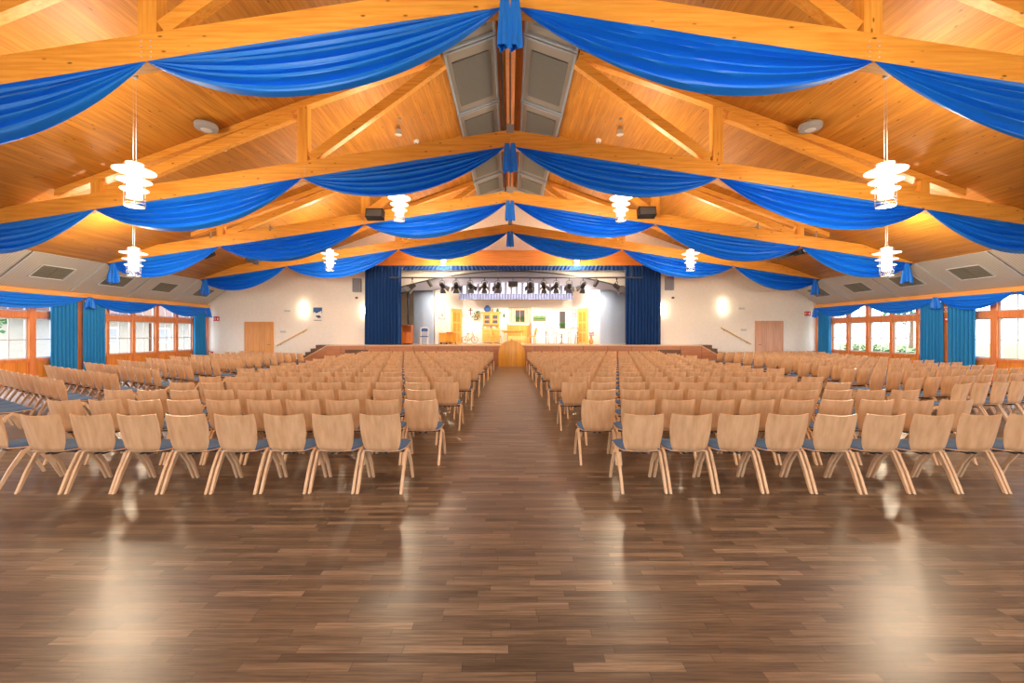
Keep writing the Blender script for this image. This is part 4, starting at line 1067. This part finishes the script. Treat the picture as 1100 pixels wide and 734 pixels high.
for X_, px, nm in ((0, 228, 'left'), (0, 876, 'right')):
    t = thing('fire_extinguisher', 'red fire extinguisher on the floor in the %s back corner' % nm, 'fire extinguisher', ((px-548)*21.95/440, 21.95, 0), 0, 'fire extinguishers')
    MB().lathe([(0, 0), (.085, 0), (.09, .03), (.09, .52), (.06, .60), (.025, .63), (0, .63)], 18).build('cylinder', MT['red'], t, True)
    MB().box((0, -.02, .67), (.05, .16, .07)).build('valve', MT['red'], t, bevel=.01)
    MB().tube([(0, -.05, .66), (-.14, -.06, .74), (-.2, -.05, .6), (-.15, -.03, .35)], .014, 8).build('hose', MT['black'], t, True)

# ------------------------------------------------------------------ things fixed to the roof
for px, py, nm in ((403, 230.5, 'left'), (694.5, 228.5, 'right')):
    t = thing('ceiling_speaker', 'black box loudspeaker hung on the third truss, %s of the ridge' % nm, 'speaker', at(px, py, 14.75), 0, 'black loudspeakers on the third truss')
    MB().box((0, 0, 0), (.62, .3, .34), rx=-.25).build('case', MT['black'], t, bevel=.015); MB().box((0, -.16, .02), (.54, .02, .26), rx=-.25).build('grille', MT['dark_grey'], t); MB().box((0, .24, .05), (.06, .24, .05)).build('bracket', MT['steel'], t)
for px, Z, nm in ((221.5, 10.25, 'left'), (870.5, 10.25, 'right')):
    x = (px-548)*Z/440
    t = thing('ceiling_spotlight', 'flat grey ceiling floodlight fixed to the boards on the %s' % nm, 'ceiling light', (x, Z, H+(358-136)/440*Z+.06), 0, 'flat grey ceiling floodlights')
    R = Matrix.Identity(4)
    MB().tube([(0, 0, -.02), (0, 0, deckz(x)-H-(358-136)/440*Z-.05)], .03, 8).build('stem', MT['grey'], t)
    MB().lathe([(0, 0), (.24, 0), (.26, -.04), (.24, -.13), (.14, -.15), (0, -.15)], 24, m=R).build('housing', MT['grey'], t, True)
    MB().lathe([(0, -.15), (.12, -.15), (.10, -.17), (0, -.17)], 16, m=R).build('lens', MT['light_grey'], t, True)
for px, py, lab in ((240, 158, 'small white smoke detector on the ceiling boards at left'), (850, 154, 'small white smoke detector on the ceiling boards at right'), (447, 151, 'small white detector left of the skylights above the second truss'), (643, 150, 'small white detector right of the skylights above the second truss'), (428, 135, 'small hanging spot left of the skylights behind the second truss'), (666, 135, 'small hanging spot right of the skylights behind the second truss')):
    k = (px-548)/440; q = (358-py)/440      # ray meets deck: H+q*Z = RZ-SL*|k|Z
    Z = (RZ-H)/(q+SL*abs(k)); x = k*Z
    hang = 'spot' in lab
    t = thing('hanging_spot' if hang else 'smoke_detector', lab, 'ceiling light' if hang else 'smoke detector', (x, Z, deckz(x)), 0)
    if hang: MB().tube([(0, 0, .02), (0, 0, -.14)], .015, 6).build('stem', MT['grey'], t); MB().lathe([(0, -.14), (.08, -.14), (.11, -.3), (0, -.3)], 14).build('shade', MT['light_grey'], t, True)
    else: MB().lathe([(0, .02), (.10, .02), (.10, -.05), (.07, -.10), (0, -.10)], 18).build('housing', MT['white'], t, True); MB().lathe([(0, -.10), (.03, -.10), (.03, -.115), (0, -.115)], 10).build('sensor', MT['dark_grey'], t)
# clamps on the third truss
for px, py, s in ((226, 253, -1), (290, 245, -1), (814, 243, 1), (877, 252, 1)):
    q = at(px, py, 15.05); t = thing('beam_clamp', 'small metal clamp on the third truss, %s %s' % ('outer' if px in (226, 877) else 'inner', 'left' if s < 0 else 'right'), 'clamp', q, 0, 'metal clamps on the third truss')
    MB().tube([(0, 0, -.1), (0, 0, .12)], .03, 8).build('pin', MT['chrome'], t, True); MB().box((0, .05, 0), (.08, .1, .05)).build('bracket', MT['grey'], t)
# projector bar hanging behind the third truss on the right
t = thing('projector', 'black projector arm with pale lens under the third truss at right', 'projector', at(853, 272, 15.9))
MB().bar((-.62, 0, -.22), (.35, 0, .12), .12, .12).build('arm', MT['black'], t)
MB().box((.38, -.05, .10), (.62, .5, .2), ry=-.35).build('case', MT['black'], t, bevel=.02)
MB().lathe([(0, 0), (.09, 0), (.08, .06), (0, .06)], 14, m=Matrix.Translation((.22, -.3, .05)) @ Matrix.Rotation(PI/2, 4, 'X')).build('lens', MT['light_grey'], t, True)
MB().tube([(.4, 0, .2), (.4, 0, .6)], .02, 8).build('pole', MT['steel'], t)
for px, py, lab in ((224, 274, 'small black floodlight below the third truss, outer left'), (271, 280.5, 'small black floodlight below the third truss, inner left')):
    t = thing('floodlight', lab, 'floodlight', at(px, py, 16.1), 0, 'black floodlights below the third truss')
    MB().box((0, 0, 0), (.42, .22, .16), ry=.35 if px > 250 else -.4).build('housing', MT['black'], t, bevel=.02); MB().tube([(0, 0, .05), (0, 0, .62)], .012, 6).build('stem', MT['steel'], t)

# ------------------------------------------------------------------ outdoors
struct(MB().b2((-70, -40, -.35), (XL-.25, 70, -.05)).build('terrace_ground', MT['pavement']))
struct(MB().b2((XR+.25, -40, -.35), (90, 70, -.05)).build('lawn_ground', MT['lawn']))
# planters with shrubs outside the right windows
for k in range(5):
    yc = 16.4+1.12*k
    t = thing('planter', 'planter of dark green shrubs outside the right windows, %s from the stage wall' % ordw(5-k), 'planter', (XR+.85, yc, -.05), 0, 'planters outside the right windows')
    MB().prism([(-.25, 0), (.25, 0), (.3, .62), (-.3, .62)], -.5, .5, 'y').build('trough', MT['white'], t, bevel=.01)
    lf = MB(); rr = random.Random(40+k)
    for j in range(260):
        c = Vector((rr.gauss(0, .16), rr.uniform(-.5, .5), .62+abs(rr.gauss(.22, .16)))); d = Vector((rr.uniform(-1, 1), rr.uniform(-1, 1), rr.uniform(-.2, 1))).normalized()*.16; n = d.orthogonal().normalized()*.035
        lf.add([c-d*.5, c+n, c+d*.5, c-n], [(0, 1, 2, 3)])
    lf.build('shrub', MT['leaf_dark'], t)
def tree(x, y, h, r, lab, seed):
    t = thing('tree', lab, 'tree', (x, y, -.05), 0, 'trees outside the right windows' if x > 0 else 'trees outside the left windows')
    MB().tube([(0, 0, 0), (.1, 0, h*.35), (0, .1, h*.6)], [.22, .16, .08], 8).build('trunk', MT['walnut'], t, True)
    lf = MB(); rr = random.Random(seed)
    for j in range(700):
        v = Vector((rr.gauss(0, 1), rr.gauss(0, 1), rr.gauss(0, 1))).normalized()*r*rr.uniform(.5, 1); c = Vector((v.x, v.y, h*.62+v.z*.9)); d = Vector((rr.uniform(-1, 1), rr.uniform(-1, 1), rr.uniform(-1, 1))).normalized()*.17*r; n = d.orthogonal().normalized()*.07*r
        lf.add([c-d*.5, c+n, c+d*.5, c-n], [(0, 1, 2, 3)])
    lf.build('crown', MT['leaf'], t)
for i, (x, y) in enumerate(((42, 26), (50, 36), (46, 47), (38, 16))): tree(x, y, 7+i, 2.6+.3*i, ['nearest green tree beyond the right windows', 'second green tree beyond the right windows', 'far green tree beyond the right windows', 'tree seen through the nearest right windows'][i], 60+i)
for i, (x, y) in enumerate(((-30, 22.5),)): tree(x, y, 4.0, 1.6, 'small leafy tree seen through the nearest left window', 80+i)
# neighbouring house on the left
t = thing('neighbour_house', 'pale house with brown eaves outside the left windows', 'house', (-32, 34, -.05))
MB().b2((-5, -8, 0), (4, 16, 2.9)).build('wall', MT['render_wall'], t)
MB().prism([(-6, 2.9), (5.4, 2.9), (5.4, 3.05), (-.5, 6.0), (-6, 3.05)], -9, 17).build('roof', MT['roof_brown'], t)
for k in range(5):
    w = MB().b2((3.98, -6.4+4.4*k, .95), (4.06, -4.8+4.4*k, 2.15)).build('window', MT['white'], t)
    MB().b2((4.05, -6.3+4.4*k, 1.05), (4.08, -4.9+4.4*k, 2.05)).build('pane', MT['grey'], w)
for k in range(6): MB().b2((5.0, -8+4.6*k, 0), (5.2, -7.8+4.6*k, 2.95)).build('post', MT['roof_brown'], t)
